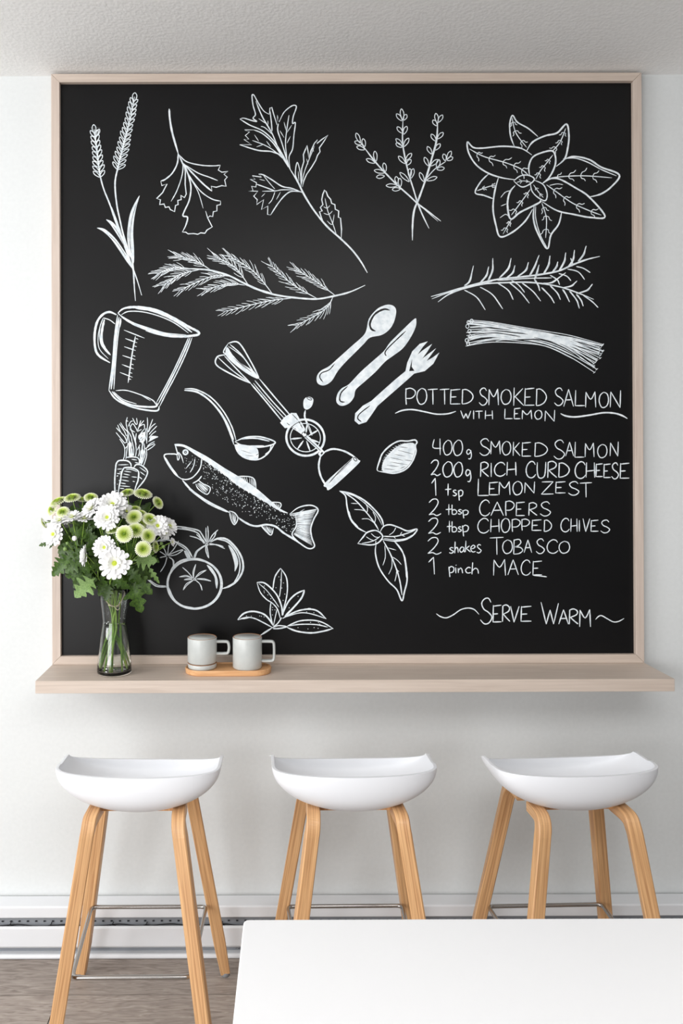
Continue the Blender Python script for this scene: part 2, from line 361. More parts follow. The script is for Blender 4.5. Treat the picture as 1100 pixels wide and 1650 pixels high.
d.l([(505, 700), (530, 600), (560, 520), (600, 420)], 1.4); d.l([(490, 680), (465, 620), (478, 535), (500, 610), (505, 700)], 1.8); d.l([(490, 670), (485, 600)], 1.2); d.l([(545, 510), (555, 550)], 1.2); d.l([(585, 430), (595, 460)], 1.2)
d.l([(515, 750), (440, 720), (370, 705), (300, 660), (240, 625), (205, 618)], 2.2)
d.j([(205, 618), (225, 640), (160, 630), (180, 655), (145, 655), (190, 680), (185, 710), (155, 705), (165, 735), (130, 738), (200, 740), (170, 775), (195, 800), (190, 835), (240, 800), (225, 870), (270, 845), (268, 905), (290, 908)], 1.8)
d.l([(290, 908), (340, 830), (390, 770), (440, 740), (510, 745)], 2.2)
d.l([(450, 730), (370, 730), (320, 738), (230, 740)], 1.6); d.l([(190, 690), (260, 715), (320, 738)], 2); d.l([(240, 630), (280, 680), (320, 725)], 1.3); d.l([(360, 745), (330, 800)], 1.3); d.l([(320, 745), (300, 800), (275, 830)], 1.4); d.l([(210, 655), (250, 665)], 1.2); d.l([(225, 780), (250, 755)], 1.2)
d.j([(790, 1075), (792, 1010), (785, 930), (770, 925), (772, 880), (748, 868), (745, 835), (722, 826), (715, 798), (695, 775), (684, 745), (672, 732), (660, 760), (652, 800), (660, 835), (642, 855), (655, 880), (636, 885), (650, 930), (660, 955), (676, 975)], 2.1)
d.l([(675, 790), (695, 880), (730, 970), (755, 1045)], 1.5)
for P in ([(665, 850), (690, 860), (710, 840)], [(665, 895), (700, 905), (728, 880)], [(690, 950), (725, 975), (740, 905)]): d.l(P, 1.2)
d.done()

d = Draw('chalk_drawing', 'chalk drawing of three crossed thyme sprigs', 560, 160, 5.5)
d.l([(125, 400), (240, 550), (340, 660), (450, 770), (540, 850), (620, 925), (700, 985), (825, 1080)], 2.8); d.l([(640, 940), (800, 1082)], 1.3)
d.l([(490, 170), (485, 350), (500, 480), (540, 660), (580, 790), (620, 920), (660, 1020), (720, 1145)], 2.6)
d.l([(797, 210), (785, 370), (740, 540), (690, 710), (630, 880), (590, 980), (575, 1100), (573, 1250)], 3.4); d.l([(700, 700), (770, 620), (870, 550)], 1.8)
for a, b in ((110, 385, 75, 300), (125, 400, 62, 375), (150, 445, 80, 420), (150, 420, 135, 350), (250, 550, 240, 460), (240, 565, 165, 530), (335, 640, 320, 565), (330, 650, 235, 630), (325, 680, 255, 690), (440, 745, 428, 685), (465, 775, 460, 700), (440, 765, 340, 765), (465, 795, 395, 800), (490, 185, 475, 85), (480, 190, 432, 130), (495, 185, 520, 135), (485, 300, 438, 245), (495, 310, 523, 240), (485, 410, 428, 350), (480, 425, 428, 390), (495, 420, 540, 345), (510, 570, 450, 505), (515, 540, 565, 480), (520, 585, 560, 535), (545, 730, 462, 650), (550, 690, 550, 615), (560, 700, 582, 615), (795, 210, 780, 125), (800, 205, 840, 140), (790, 235, 755, 185), (780, 370, 740, 310), (795, 350, 845, 295), (775, 450, 818, 395), (745, 485, 705, 420), (715, 590, 680, 515), (735, 590, 800, 535), (790, 610, 810, 535), (790, 620, 855, 610), (865, 545, 850, 485), (880, 530, 915, 460), (880, 540, 930, 515), (675, 730, 638, 650), (700, 720, 790, 690)) and [((q[0], q[1]), (q[2], q[3])) for q in ((110, 385, 75, 300), (125, 400, 62, 375), (150, 445, 80, 420), (150, 420, 135, 350), (250, 550, 240, 460), (240, 565, 165, 530), (335, 640, 320, 565), (330, 650, 235, 630), (325, 680, 255, 690), (440, 745, 428, 685), (465, 775, 460, 700), (440, 765, 340, 765), (465, 795, 395, 800), (490, 185, 475, 85), (480, 190, 432, 130), (495, 185, 520, 135), (485, 300, 438, 245), (495, 310, 523, 240), (485, 410, 428, 350), (480, 425, 428, 390), (495, 420, 540, 345), (510, 570, 450, 505), (515, 540, 565, 480), (520, 585, 560, 535), (545, 730, 462, 650), (550, 690, 550, 615), (560, 700, 582, 615), (795, 210, 780, 125), (800, 205, 840, 140), (790, 235, 755, 185), (780, 370, 740, 310), (795, 350, 845, 295), (775, 450, 818, 395), (745, 485, 705, 420), (715, 590, 680, 515), (735, 590, 800, 535), (790, 610, 810, 535), (790, 620, 855, 610), (865, 545, 850, 485), (880, 530, 915, 460), (880, 540, 930, 515), (675, 730, 638, 650), (700, 720, 790, 690))]:
    d.loop(a, b, 15, 1.5)
d.done()

d = Draw('chalk_drawing', 'chalk drawing of a large rosette of veined bay leaves', 740, 170, 4.074)
for P, w_ in (([(360, 270), (335, 200), (330, 120), (348, 65), (380, 110), (450, 150), (515, 205)], 2.6), ([(440, 300), (480, 240), (560, 200), (640, 180), (702, 122), (718, 200), (710, 280), (690, 350), (635, 400)], 3.2),
    ([(545, 510), (590, 470), (625, 400), (630, 340), (608, 298), (540, 310), (480, 340), (455, 400), (460, 460)], 3), ([(475, 325), (400, 280), (280, 268), (150, 280), (90, 275), (52, 240), (60, 310), (110, 390), (190, 445), (280, 475), (370, 488)], 2.8),
    ([(685, 355), (750, 335), (850, 355), (930, 405), (1048, 455), (1000, 530), (930, 580), (855, 600)], 3.2), ([(680, 350), (755, 345), (840, 372), (930, 420), (1030, 462)], 2),
    ([(550, 510), (600, 480), (660, 485), (760, 540), (850, 600), (955, 728), (860, 735), (750, 715), (640, 690), (540, 630)], 3), ([(490, 660), (485, 740), (510, 830), (575, 940), (600, 850), (650, 780), (670, 700)], 3),
    ([(255, 475), (230, 570), (220, 680), (240, 790), (268, 862), (350, 830), (430, 760), (480, 680)], 3), ([(365, 525), (330, 570), (315, 650), (335, 745), (400, 700), (520, 640), (530, 620)], 3.2),
    ([(190, 450), (140, 500), (103, 572), (160, 590), (220, 612)], 2.6), ([(355, 495), (400, 462), (450, 458), (490, 480), (470, 510), (410, 535), (355, 495)], 2.2), ([(465, 510), (475, 560), (510, 600), (562, 625), (575, 580), (550, 520), (490, 490)], 2.2), ([(500, 660), (500, 740), (530, 850), (572, 930)], 1.6)):
    d.l(P, w_)
d.veins([(345, 80), (370, 180), (440, 275)], 3, 50, 1.4); d.veins([(697, 150), (660, 240), (610, 300)], 3, 50, 1.4); d.veins([(612, 325), (570, 380), (530, 430), (500, 485)], 3, 45, 1.4)
d.veins([(65, 285), (160, 335), (300, 375), (400, 415), (455, 460)], 5, 70, 1.5); d.veins([(600, 475), (700, 465), (830, 462), (1000, 475)], 4, 70, 1.5); d.veins([(570, 520), (640, 570), (740, 640), (850, 690), (930, 720)], 4, 75, 1.5)
d.veins([(540, 640), (570, 740), (565, 870)], 3, 60, 1.4); d.veins([(465, 550), (400, 640), (340, 720)], 3, 45, 1.4); d.veins([(345, 740), (285, 845)], 2, 40, 1.4); d.veins([(115, 560), (200, 530), (238, 528)], 2, 35, 1.3)
d.veins([(470, 505), (420, 495), (375, 505)], 2, 22, 1.1, wig=2); d.veins([(485, 520), (520, 570), (550, 605)], 2, 22, 1.1, wig=2)
d.l([(270, 605), (300, 570), (338, 558)], 1.3); d.l([(272, 660), (310, 645)], 1.3); d.l([(590, 525), (640, 515), (680, 520)], 1.3); d.l([(265, 738), (300, 715), (320, 725)], 1.3)
d.done()

d = Draw('chalk_drawing', 'chalk drawing of a long feathery dill frond', 240, 395, 2.973)
d.l([(150, 112), (240, 115), (300, 122), (380, 145), (450, 180), (520, 212), (600, 237), (700, 252), (800, 258), (880, 245), (960, 225), (1035, 192)], 3.2); d.l([(450, 180), (520, 212), (600, 237)], 4)
for P in ([(200, 113), (120, 108), (45, 135)], [(240, 118), (150, 140), (70, 192)], [(290, 115), (220, 75), (130, 50)], [(400, 150), (300, 150), (150, 215)], [(460, 192), (380, 185), (272, 215)], [(475, 190), (410, 105), (315, 55)],
    [(590, 232), (500, 125), (380, 50)], [(690, 253), (560, 270), (365, 318)], [(805, 256), (690, 190), (585, 98)], [(895, 244), (800, 175), (702, 115)], [(880, 250), (840, 310), (708, 385)]):
    d.frond(P, 13, 56, .95, 30, .22)
d.done()

d = Draw('chalk_drawing', 'chalk drawing of a rosemary branch with curved needles', 680, 390, 3.548)
d.l([(50, 312), (150, 285), (230, 262), (330, 235), (440, 212), (560, 200), (680, 185), (780, 165), (860, 130), (940, 100), (1015, 82)], 3.2); d.l([(90, 343), (150, 300), (230, 268), (350, 240), (480, 232), (600, 230), (700, 240), (800, 260), (900, 295), (980, 328)], 2.6); d.l([(55, 325), (150, 290), (260, 262), (400, 225)], 1.5); d.l([(430, 220), (600, 208), (740, 205)], 2)
for P in ([(240, 250), (270, 220), (293, 135)], [(330, 232), (365, 190), (380, 140)], [(375, 220), (400, 160), (403, 92)], [(440, 205), (490, 150), (508, 92)], [(480, 205), (515, 175), (530, 133)], [(540, 200), (590, 160), (607, 115)], [(610, 195), (640, 140), (668, 75)], [(690, 185), (720, 130), (730, 78)], [(640, 215), (655, 170), (668, 130)], [(740, 175), (765, 140), (775, 112)], [(780, 165), (810, 110), (820, 60)], [(830, 145), (860, 100), (870, 45)], [(890, 110), (920, 70), (937, 22)], [(850, 140), (855, 115), (848, 92)],
    [(690, 235), (740, 230), (820, 175)], [(800, 262), (850, 250), (885, 222)], [(880, 295), (940, 275), (973, 240)], [(240, 275), (310, 315), (360, 388)], [(330, 258), (400, 300), (460, 383)], [(430, 235), (490, 275), (520, 330)], [(500, 235), (560, 285), (612, 350)], [(570, 235), (630, 280), (677, 338)], [(510, 220), (550, 245), (585, 288)], [(640, 215), (660, 245), (672, 280)], [(680, 260), (730, 310), (755, 350)], [(730, 250), (770, 290), (790, 330)], [(800, 270), (820, 300), (842, 343)], [(840, 280), (880, 330), (898, 380)], [(880, 300), (905, 330), (920, 367)], [(920, 305), (970, 340), (1005, 375)], [(730, 190), (770, 215), (785, 245)], [(780, 180), (825, 195), (850, 222)], [(830, 155), (890, 170), (928, 215)], [(880, 140), (920, 150), (960, 175)]):
    d.l(P, 2.0, taper=.5); d.l([(P[0][0]+6, P[0][1]), (P[1][0]+5, P[1][1]+3), (P[2][0]*.6+P[1][0]*.4+2, P[2][1]*.6+P[1][1]*.4)], 1.2)
d.done()

d = Draw('chalk_drawing', 'chalk drawing of a bundle of cut chives', 680, 390, 3.548)
random.seed(3); lo_ = [Vector(p) for p in ((255, 595), (400, 572), (600, 580), (720, 600), (850, 660), (990, 745))]; hi_ = [Vector(p) for p in ((272, 446), (400, 458), (600, 492), (720, 512), (850, 535), (1035, 585))]
for i in range(26):
    a, b = random.random() if i > 1 else i, random.random() if i > 1 else i
    P = []
    for k in range(6): u = a+(b-a)*k/5+(random.uniform(-.04, .04) if i > 1 else 0); P.append(tuple(lo_[k].lerp(hi_[k], max(0, min(1, u)))))
    dx = random.uniform(-12, 8); P[0] = (P[0][0]+dx, P[0][1]); P[-1] = (P[-1][0]+random.uniform(-25, 10), P[-1][1])
    d.l(P, random.uniform(1.2, 2.0), taper=.7); d.l([(P[-1][0]-7, P[-1][1]+6), (P[-1][0]+7, P[-1][1]-5)], 1.1)
for i in range(7): d.l([(300+i*20, 470+i*16), (500, 500+i*10), (700, 522+i*12), (860, 560+i*18)], 1.2)
for c in ((265, 460), (258, 482), (270, 510), (275, 540), (255, 562), (282, 452), (262, 580)): d.ell(c, 9, 11, 1.3, n=8)
d.l([(520, 560), (680, 560), (800, 600), (900, 660)], 2.0, dark=True); d.l([(300, 528), (420, 520), (560, 540)], 1.6, dark=True); d.l([(640, 545), (760, 575)], 1.5, dark=True); d.l([(860, 560), (1000, 620)], 1.2, dark=True)
d.done()

d = Draw('chalk_drawing', 'chalk drawing of a tilted measuring jug with scale marks', 140, 480, 5.5)
d.l([(275, 135), (320, 97), (400, 82), (520, 88), (640, 118), (780, 185), (900, 255), (985, 300), (985, 325), (930, 335), (840, 342), (720, 330), (600, 300), (450, 248), (340, 190), (275, 135)], 4.4)
d.l([(430, 92), (560, 108), (700, 160), (820, 225), (930, 305)], 4); d.l([(305, 150), (370, 120), (500, 125), (650, 165), (780, 225), (900, 312)], 2); d.l([(300, 155), (400, 215), (540, 265), (700, 312), (880, 328)], 1.8); d.l([(520, 290), (640, 325), (760, 345), (900, 342)], 2.4)
d.l([(272, 150), (245, 350), (225, 600), (195, 820)], 2.4); d.l([(285, 170), (258, 350), (237, 600), (215, 810)], 3.6); d.l([(300, 190), (274, 350), (252, 600), (238, 810)], 1.8); d.l([(300, 180), (292, 260)], 3)
d.l([(195, 820), (260, 900), (380, 960), (500, 990), (620, 1000), (640, 960)], 3); d.l([(222, 830), (300, 905), (420, 955), (600, 965), (620, 930)], 3.2); d.l([(235, 830), (320, 900), (440, 940)], 1.4)
d.l([(255, 822), (350, 820), (480, 860), (580, 905), (615, 950)], 1.9); d.l([(480, 862), (565, 912)], 1.2)
d.l([(900, 350), (840, 490), (740, 700), (615, 930)], 1.8); d.l([(915, 350), (858, 490), (762, 690), (630, 945)], 2.6); d.l([(932, 350), (875, 500), (785, 690), (705, 840), (645, 960)], 2)
d.l([(262, 150), (200, 125), (140, 148), (90, 215), (68, 330), (75, 450), (110, 515), (205, 575)], 4.2); d.l([(125, 225), (100, 330), (110, 450), (190, 540)], 1.3); d.l([(250, 232), (200, 195), (145, 177)], 1.8); d.l([(145, 177), (118, 250), (112, 340), (135, 430), (210, 508)], 1.6)
d.l([(155, 190), (135, 280), (130, 370), (160, 450), (208, 505)], 4.2)
d.l([(430, 340), (400, 500), (365, 752)], 2.6)
for a, b in (((328, 285), (510, 357)), ((340, 360), (445, 398)), ((330, 432), (432, 467)), ((315, 510), (430, 548)), ((310, 590), (415, 630)), ((292, 660), (405, 704))): d.l([a, b], 1.9)
for x, y in ((432, 358), (418, 425), (405, 510), (390, 585), (378, 660), (368, 715)): d.l([(x, y), (x+24, y+9)], 1.4)
d.done()

d = Draw('chalk_drawing', 'chalk drawing of a hand-cranked rotary egg beater', 280, 530, 3.4375)
for P, w_ in (([(472, 270), (420, 170), (358, 76), (300, 80)], 2.6), ([(465, 275), (380, 150), (310, 85)], 2), ([(460, 275), (390, 215), (320, 145), (275, 130), (300, 82)], 2.2), ([(440, 265), (370, 215), (282, 138)], 2), ([(425, 302), (340, 262), (238, 202), (240, 155), (285, 143)], 2.6), ([(425, 300), (360, 235), (280, 150)], 2), ([(425, 300), (330, 235), (245, 158)], 1.8), ([(455, 265), (385, 160), (300, 95)], 1.4),
    ([(472, 275), (560, 380), (650, 485)], 2.4), ([(448, 285), (540, 395), (630, 492)], 2.2), ([(425, 302), (500, 390), (600, 512)], 2.6), ([(440, 300), (520, 395), (617, 502)], 1.6)): d.l(P, w_)
d.f([(295, 100), (330, 150), (380, 195), (440, 232), (472, 275), (430, 262), (360, 215), (290, 150)]); d.l([(310, 120), (360, 180), (430, 240)], 1.2, dark=True); d.l([(330, 160), (400, 222)], 1, dark=True)
d.f([(610, 490), (650, 465), (678, 466), (728, 555), (715, 590), (650, 545), (615, 550), (588, 520)], smooth=False); d.l([(655, 472), (690, 510), (712, 550)], 1.4, dark=True); d.l([(625, 520), (650, 540), (700, 570)], 1.2, dark=True)
d.ell((728, 602), 106, 100, 4.0, .3); d.ell((728, 602), 96, 90, 1.2, .3, dark=True); d.ell((728, 602), 84, 78, 1.6, .3)
for k in range(7):
    a = .35+k*2*PI/7; d.l([(728+20*math.cos(a), 602+20*math.sin(a)), (728+84*math.cos(a), 602+80*math.sin(a))], 3)
d.l([(715, 580), (770, 632), (832, 690)], 7); d.l([(722, 592), (775, 640), (820, 682)], 1.2, dark=True); d.ell((722, 585), 14, 14, 1.3, dark=True, n=8)
d.l([(765, 590), (748, 545), (725, 490), (728, 450)], 3.2); d.l([(760, 575), (738, 520)], .9, dark=True)
d.f([(720, 392), (745, 375), (772, 390), (762, 430), (735, 447), (718, 432)]); d.ell((750, 386), 15, 6, 1.3, .4, dark=True, n=8)
d.f([(798, 692), (818, 665), (838, 684), (812, 712)], smooth=False); d.f([(812, 690), (820, 681), (827, 687), (817, 697)], smooth=False, dark=True)
d.l([(832, 682), (880, 665), (945, 678), (1005, 712)], 3.4); d.l([(812, 702), (802, 760), (815, 820), (850, 880)], 3.4)
d.f([(995, 705), (1022, 725), (1020, 748), (870, 885), (845, 878), (838, 852), (985, 718)]); d.l([(985, 722), (920, 785), (858, 855)], 1.6, dark=True); d.l([(970, 745), (900, 812)], .9, dark=True); d.ell((1004, 722), 12, 7, 1.4, .8, dark=True, n=8)
d.done()

d = Draw('chalk_drawing', 'chalk drawing of a soup ladle', 280, 530, 3.4375)
d.l([(60, 332), (120, 335), (200, 375), (270, 450), (320, 540), (345, 620)], 2.4); d.l([(58, 340), (130, 350), (205, 402), (268, 480), (310, 570), (332, 640)], 3.4); d.l([(250, 445), (300, 530), (332, 615)], 2)
d.l([(338, 625), (400, 600), (480, 598), (562, 628), (500, 652), (400, 652), (338, 625)], 2.6); d.l([(370, 610), (450, 605), (530, 622)], 2.6)
d.l([(335, 640), (360, 690), (410, 720), (470, 722), (520, 690), (560, 632)], 2.6); d.f([(338, 640), (400, 652), (450, 655), (468, 680), (462, 722), (410, 716), (362, 690)])
d.l([(350, 640), (420, 650), (500, 648)], 3); d.l([(540, 640), (530, 675), (505, 695)], 2); d.l([(372, 672), (430, 690)], .7, dark=True); d.l([(395, 700), (445, 705)], .7, dark=True); d.l([(470, 690), (455, 700)], 1, dark=True)
d.done()

d = Draw('chalk_drawing', 'solid chalk drawing of a spoon', 500, 480, 5)
d.f([(640, 55), (680, 75), (690, 120), (670, 200), (630, 260), (570, 300), (480, 320), (430, 370), (350, 450), (280, 520), (220, 590), (170, 670), (110, 705), (60, 690), (50, 640), (80, 590), (150, 550), (230, 480), (330, 390), (420, 310), (450, 260), (470, 170), (530, 95), (590, 62)])
d.l([(640, 100), (590, 92), (520, 130), (480, 200), (490, 250), (525, 268)], 3.6, dark=True, taper=.2); d.l([(195, 530), (150, 580), (90, 605), (75, 640), (102, 680)], 2, dark=True, taper=.3); d.done()
d = Draw('chalk_drawing', 'solid chalk drawing of a table knife', 500, 480, 5)
d.f([(838, 168), (852, 185), (845, 240), (800, 330), (740, 410), (660, 470), (600, 515), (520, 600), (430, 680), (365, 740), (350, 800), (310, 850), (250, 870), (210, 840), (215, 780), (250, 730), (310, 695), (400, 600), (500, 510), (590, 430), (640, 360), (740, 260)])
d.l([(770, 265), (690, 340), (615, 415), (600, 448), (612, 468)], 2.2, dark=True, taper=.2); d.l([(300, 712), (250, 760), (235, 810), (245, 835), (278, 840)], 2.4, dark=True, taper=.3); d.done()
d = Draw('chalk_drawing', 'solid chalk drawing of a fork with four tines', 500, 480, 5)
d.f([(945, 350), (905, 395), (862, 458), (900, 425), (980, 370), (940, 435), (900, 490), (945, 455), (1012, 405), (975, 455), (935, 508), (985, 480), (1038, 440), (990, 530), (920, 590), (835, 610), (780, 660), (700, 730), (620, 800), (540, 870), (500, 930), (450, 1000), (390, 1020), (355, 990), (360, 930), (420, 870), (490, 830), (590, 740), (680, 660), (765, 590), (780, 520), (820, 430), (880, 370)], smooth=False)
d.f([(818, 488), (795, 590), (838, 588), (815, 555)], smooth=False, dark=True); d.l([(480, 868), (400, 930), (380, 970), (410, 998)], 2.2, dark=True, taper=.3); d.done()

d = Draw('chalk_drawing', 'chalk drawing of a spotted salmon', 255, 700, 4.074)
d.f([(110, 62), (170, 68), (250, 108), (330, 152), (430, 218), (520, 272), (640, 352), (740, 438), (800, 488), (850, 515), (820, 512), (780, 492), (720, 455), (620, 395), (520, 335), (430, 262), (330, 190), (250, 138), (170, 84), (115, 76)])
random.seed(8); bk = catmull([Vector(p) for p in ((330, 185), (430, 255), (520, 325), (620, 388), (720, 450), (790, 490))], 14)
for p in bk: d.l([p, p+Vector((random.uniform(2, 12), random.uniform(8, 20)))], 1.2)
d.l([(108, 62), (118, 95), (125, 130), (100, 128), (40, 135), (60, 190), (110, 260), (160, 297)], 2.4); d.l([(45, 150), (85, 215), (130, 275)], 2); d.l([(122, 130), (128, 168), (138, 150), (130, 118), (150, 140), (165, 188)], 1.8)
d.l([(285, 150), (275, 220), (230, 278), (185, 296), (150, 290)], 2.2); d.l([(240, 160), (232, 205), (208, 250)], 1.6); d.l([(218, 178), (180, 225)], 1.5)
d.f([(178+20*math.cos(k*PI/5), 117+20*math.sin(k*PI/5)) for k in range(10)]); d.f([(178+9*math.cos(k*PI/4), 117+9*math.sin(k*PI/4)) for k in range(8)], dark=True); d.dot((178, 117), 1)
d.l([(158, 300), (220, 368), (320, 438), (465, 512)], 3.6); d.l([(200, 360), (330, 455), (450, 510)], 2); d.l([(525, 545), (590, 588), (645, 602), (710, 592), (770, 605), (820, 645), (880, 682), (975, 745)], 3.4); d.l([(530, 555), (600, 598)], 2.4)
d.l([(465, 502), (478, 560), (500, 592), (522, 550), (500, 515), (465, 502)], 2); d.hatch([(470, 505), (515, 530)], [(495, 585), (505, 585)], 5)
d.l([(668, 592), (705, 635), (740, 660), (755, 615)], 2); d.hatch([(675, 595), (745, 612)], [(725, 648), (750, 650)], 6)
d.l([(225, 322), (262, 300), (285, 272)], 2.2); d.l([(245, 325), (265, 360), (320, 393), (340, 350), (290, 322), (262, 300)], 2); d.hatch([(250, 325), (280, 315)], [(310, 388), (335, 355)], 7)
d.l([(520, 275), (600, 278), (632, 300), (642, 358)], 2); d.hatch([(530, 278), (600, 282), (630, 300)], [(560, 300), (600, 330), (638, 352)], 9); d.l([(735, 445), (795, 448), (805, 468), (790, 490)], 2); d.hatch([(745, 445), (800, 460)], [(760, 462), (790, 485)], 5)
d.l([(860, 525), (920, 480), (1000, 465), (1048, 495), (1018, 560), (1000, 620), (1008, 680), (1024, 735), (975, 745), (880, 665), (905, 600), (900, 520)], 2.6)
d.hatch([(870, 520), (905, 570), (905, 620), (885, 660)], [(1040, 490), (1008, 560), (998, 640), (1012, 735)], 34, 1.5); d.hatch([(900, 525), (905, 620)], [(960, 490), (970, 660)], 10, 1.3)
body = [Vector(p) for p in ((290, 165), (430, 262), (520, 335), (640, 402), (760, 475), (830, 515), (895, 530), (895, 600), (870, 650), (790, 600), (700, 560), (560, 520), (440, 440), (340, 400), (345, 350), (285, 270))]
def inside(p, poly):
    r = False; j_ = len(poly)-1
    for i_ in range(len(poly)):
        a, b = poly[i_], poly[j_]
        if (a.y > p[1]) != (b.y > p[1]) and p[0] < (b.x-a.x)*(p[1]-a.y)/(b.y-a.y)+a.x: r = not r
        j_ = i_
    return r
n_ = 0
while n_ < 330:
    p = (random.uniform(280, 900), random.uniform(160, 655))
    if inside(p, body) and random.random() < 1.1-((p[1]-160)-(p[0]-280)*.62)/260: d.dot(p, random.uniform(.4, .8)); n_ += 1
for i in range(22): d.dot((random.uniform(165, 265), random.uniform(120, 250)), .5)
d.done()

d = Draw('chalk_drawing', 'chalk drawing of a bunch of carrots with bushy tops', 170, 660, 11)
for P in ([(185, 405), (270, 510), (345, 600)], [(250, 520), (310, 610), (340, 690), (335, 820), (312, 890)], [(215, 270), (270, 400), (340, 480), (385, 590)], [(190, 320), (260, 400)], [(265, 230), (330, 330), (390, 400), (410, 500), (420, 620), (415, 820)], [(245, 250), (330, 380), (370, 470)], [(385, 135), (365, 230), (380, 330), (400, 450)], [(360, 190), (400, 210)], [(400, 300), (440, 220), (480, 200)], [(480, 150), (530, 250), (560, 250), (550, 150)], [(430, 330), (480, 250), (540, 330), (560, 380)], [(440, 340), (500, 460), (540, 600)],
    [(420, 260), (470, 400), (520, 560), (545, 620)], [(570, 370), (600, 270), (625, 190)], [(580, 330), (640, 240), (680, 195)], [(600, 300), (680, 260), (690, 330)], [(740, 140), (745, 260), (735, 400), (730, 600)], [(835, 170), (790, 290), (750, 400)], [(885, 245), (810, 310), (760, 400)], [(910, 290), (830, 370), (770, 440)], [(895, 380), (830, 430), (770, 500)], [(930, 485), (840, 500), (760, 570)], [(870, 565), (800, 600), (740, 650)], [(880, 615), (820, 670), (740, 720)], [(870, 600), (780, 640), (700, 700)], [(400, 590), (380, 700), (360, 880)],
    [(345, 590), (380, 560), (390, 440)], [(600, 460), (640, 400), (700, 330)], [(590, 480), (650, 470), (680, 400)], [(620, 530), (640, 480), (690, 480)], [(600, 560), (650, 600), (640, 720)], [(720, 330), (700, 440), (730, 560)], [(720, 680), (730, 800), (700, 920), (670, 1000)], [(690, 700), (700, 800), (660, 920), (630, 980)], [(600, 660), (600, 760), (580, 830)], [(545, 420), (530, 560), (545, 720), (530, 830)], [(430, 560), (460, 700), (490, 820)], [(410, 600), (440, 720), (450, 830)], [(470, 560), (500, 700), (495, 820)],
    [(345, 690), (395, 640)], [(380, 360), (450, 470), (470, 570)], [(660, 560), (650, 700), (620, 900), (610, 960)], [(680, 600), (690, 720), (640, 900)], [(430, 350), (520, 400)], [(560, 720), (610, 620)], [(560, 390), (640, 350)], [(700, 410), (690, 560)]):
    d.l(P, 1.5, n=4, taper=.6)
d.f([(600, 440), (700, 400), (690, 520), (660, 620), (620, 560), (580, 500)]); d.f([(620, 740), (660, 700), (680, 780), (640, 960), (610, 900)]); d.f([(810, 470), (935, 480), (860, 520), (780, 560)]); d.f([(410, 610), (460, 600), (480, 820), (420, 820)])
for P in ([(620, 520), (650, 480)], [(640, 560), (670, 500)], [(640, 780), (650, 860)], [(440, 650), (450, 780)], [(460, 640), (470, 700)], [(640, 440), (670, 430)]): d.l(P, 1, dark=True)
for P, w_ in (([(182, 1600), (165, 1400), (165, 1200), (180, 1020), (195, 950), (240, 905), (340, 900), (410, 920), (450, 970), (450, 1025)], 2.6), ([(212, 1600), (235, 1400), (265, 1250), (285, 1120), (320, 1045), (350, 1028), (440, 1028), (530, 1055), (585, 1110), (575, 1250), (540, 1350), (500, 1490)], 2.6), ([(355, 852), (450, 838), (560, 850), (600, 900), (592, 970)], 2.2), ([(500, 1030), (545, 975), (640, 990), (740, 1085), (720, 1190), (650, 1300), (520, 1450)], 2.4), ([(360, 1060), (450, 1060), (560, 1100)], 1.4)):
    d.l(P, w_)
for x0, y0, x1, y1 in ((225, 980, 405, 975), (205, 1055, 300, 1050), (245, 1110, 285, 1100), (200, 1130, 270, 1140), (195, 1180, 225, 1172), (330, 1090, 455, 1108), (320, 1140, 430, 1162), (290, 1190, 405, 1200), (280, 1245, 415, 1268), (270, 1300, 360, 1315), (255, 1350, 435, 1366), (250, 1395, 330, 1400), (460, 1190, 560, 1200), (480, 1270, 520, 1278), (600, 1020, 720, 1105), (610, 1100, 700, 1165), (595, 1190, 650, 1235), (460, 880, 560, 895), (520, 935, 590, 950), (245, 1470, 290, 1490), (205, 1320, 215, 1325), (195, 1430, 205, 1440), (235, 1255, 255, 1260), (570, 1260, 590, 1265)): d.l([(x0, y0), (x1, y1)], 1.6)
d.done()

d = Draw('chalk_drawing', 'chalk drawing of three tomatoes on the vine', 220, 830, 5.5)
d.ell((512, 610), 236, 216, 3.0, n=20); d.ell((514, 612), 246, 222, 1.8, n=20); d.l([(300, 500), (340, 440), (420, 395), (540, 388), (640, 420)], 3.2); d.l([(285, 640), (330, 740), (400, 800), (520, 825)], 2.2)
for P in ([(505, 560), (500, 500), (525, 435)], [(500, 560), (450, 500), (405, 462)], [(495, 560), (440, 535), (376, 548)], [(495, 570), (460, 562), (420, 573)], [(505, 575), (440, 610), (412, 665)], [(520, 575), (560, 610), (580, 668)], [(530, 565), (600, 565), (660, 585)], [(515, 560), (560, 510), (618, 487)]):
    d.l(P, 1.6); d.l([P[0], (P[1][0]+8, P[1][1]+10), P[2]], 1.5)
d.ell((515, 570), 10, 7, 1.4, n=8); d.f([(622, 442), (660, 462), (700, 520), (720, 590), (710, 652), (698, 610), (688, 545), (650, 490)])
d.l([(655, 240), (720, 208), (800, 215), (880, 290), (935, 390), (940, 490), (890, 580), (820, 630), (758, 652)], 3.6); d.l([(700, 212), (800, 235), (880, 320), (915, 420), (905, 520), (860, 600)], 2.4); d.l([(515, 380), (540, 320), (612, 265)], 2.6); d.l([(505, 380), (530, 318), (600, 268)], 1.2)
for P in ([(620, 250), (615, 170), (615, 110)], [(630, 250), (635, 170), (630, 95)], [(640, 240), (670, 180), (722, 130)], [(650, 235), (690, 190), (705, 140)], [(640, 250), (710, 265), (782, 298)], [(640, 262), (710, 262), (770, 280)], [(620, 265), (632, 330), (640, 382)], [(612, 260), (615, 320), (636, 378)], [(610, 250), (540, 205), (470, 185)], [(600, 255), (560, 200), (530, 170)]): d.l(P, 1.9)
d.ell((622, 262), 10, 8, 1.6, n=8)
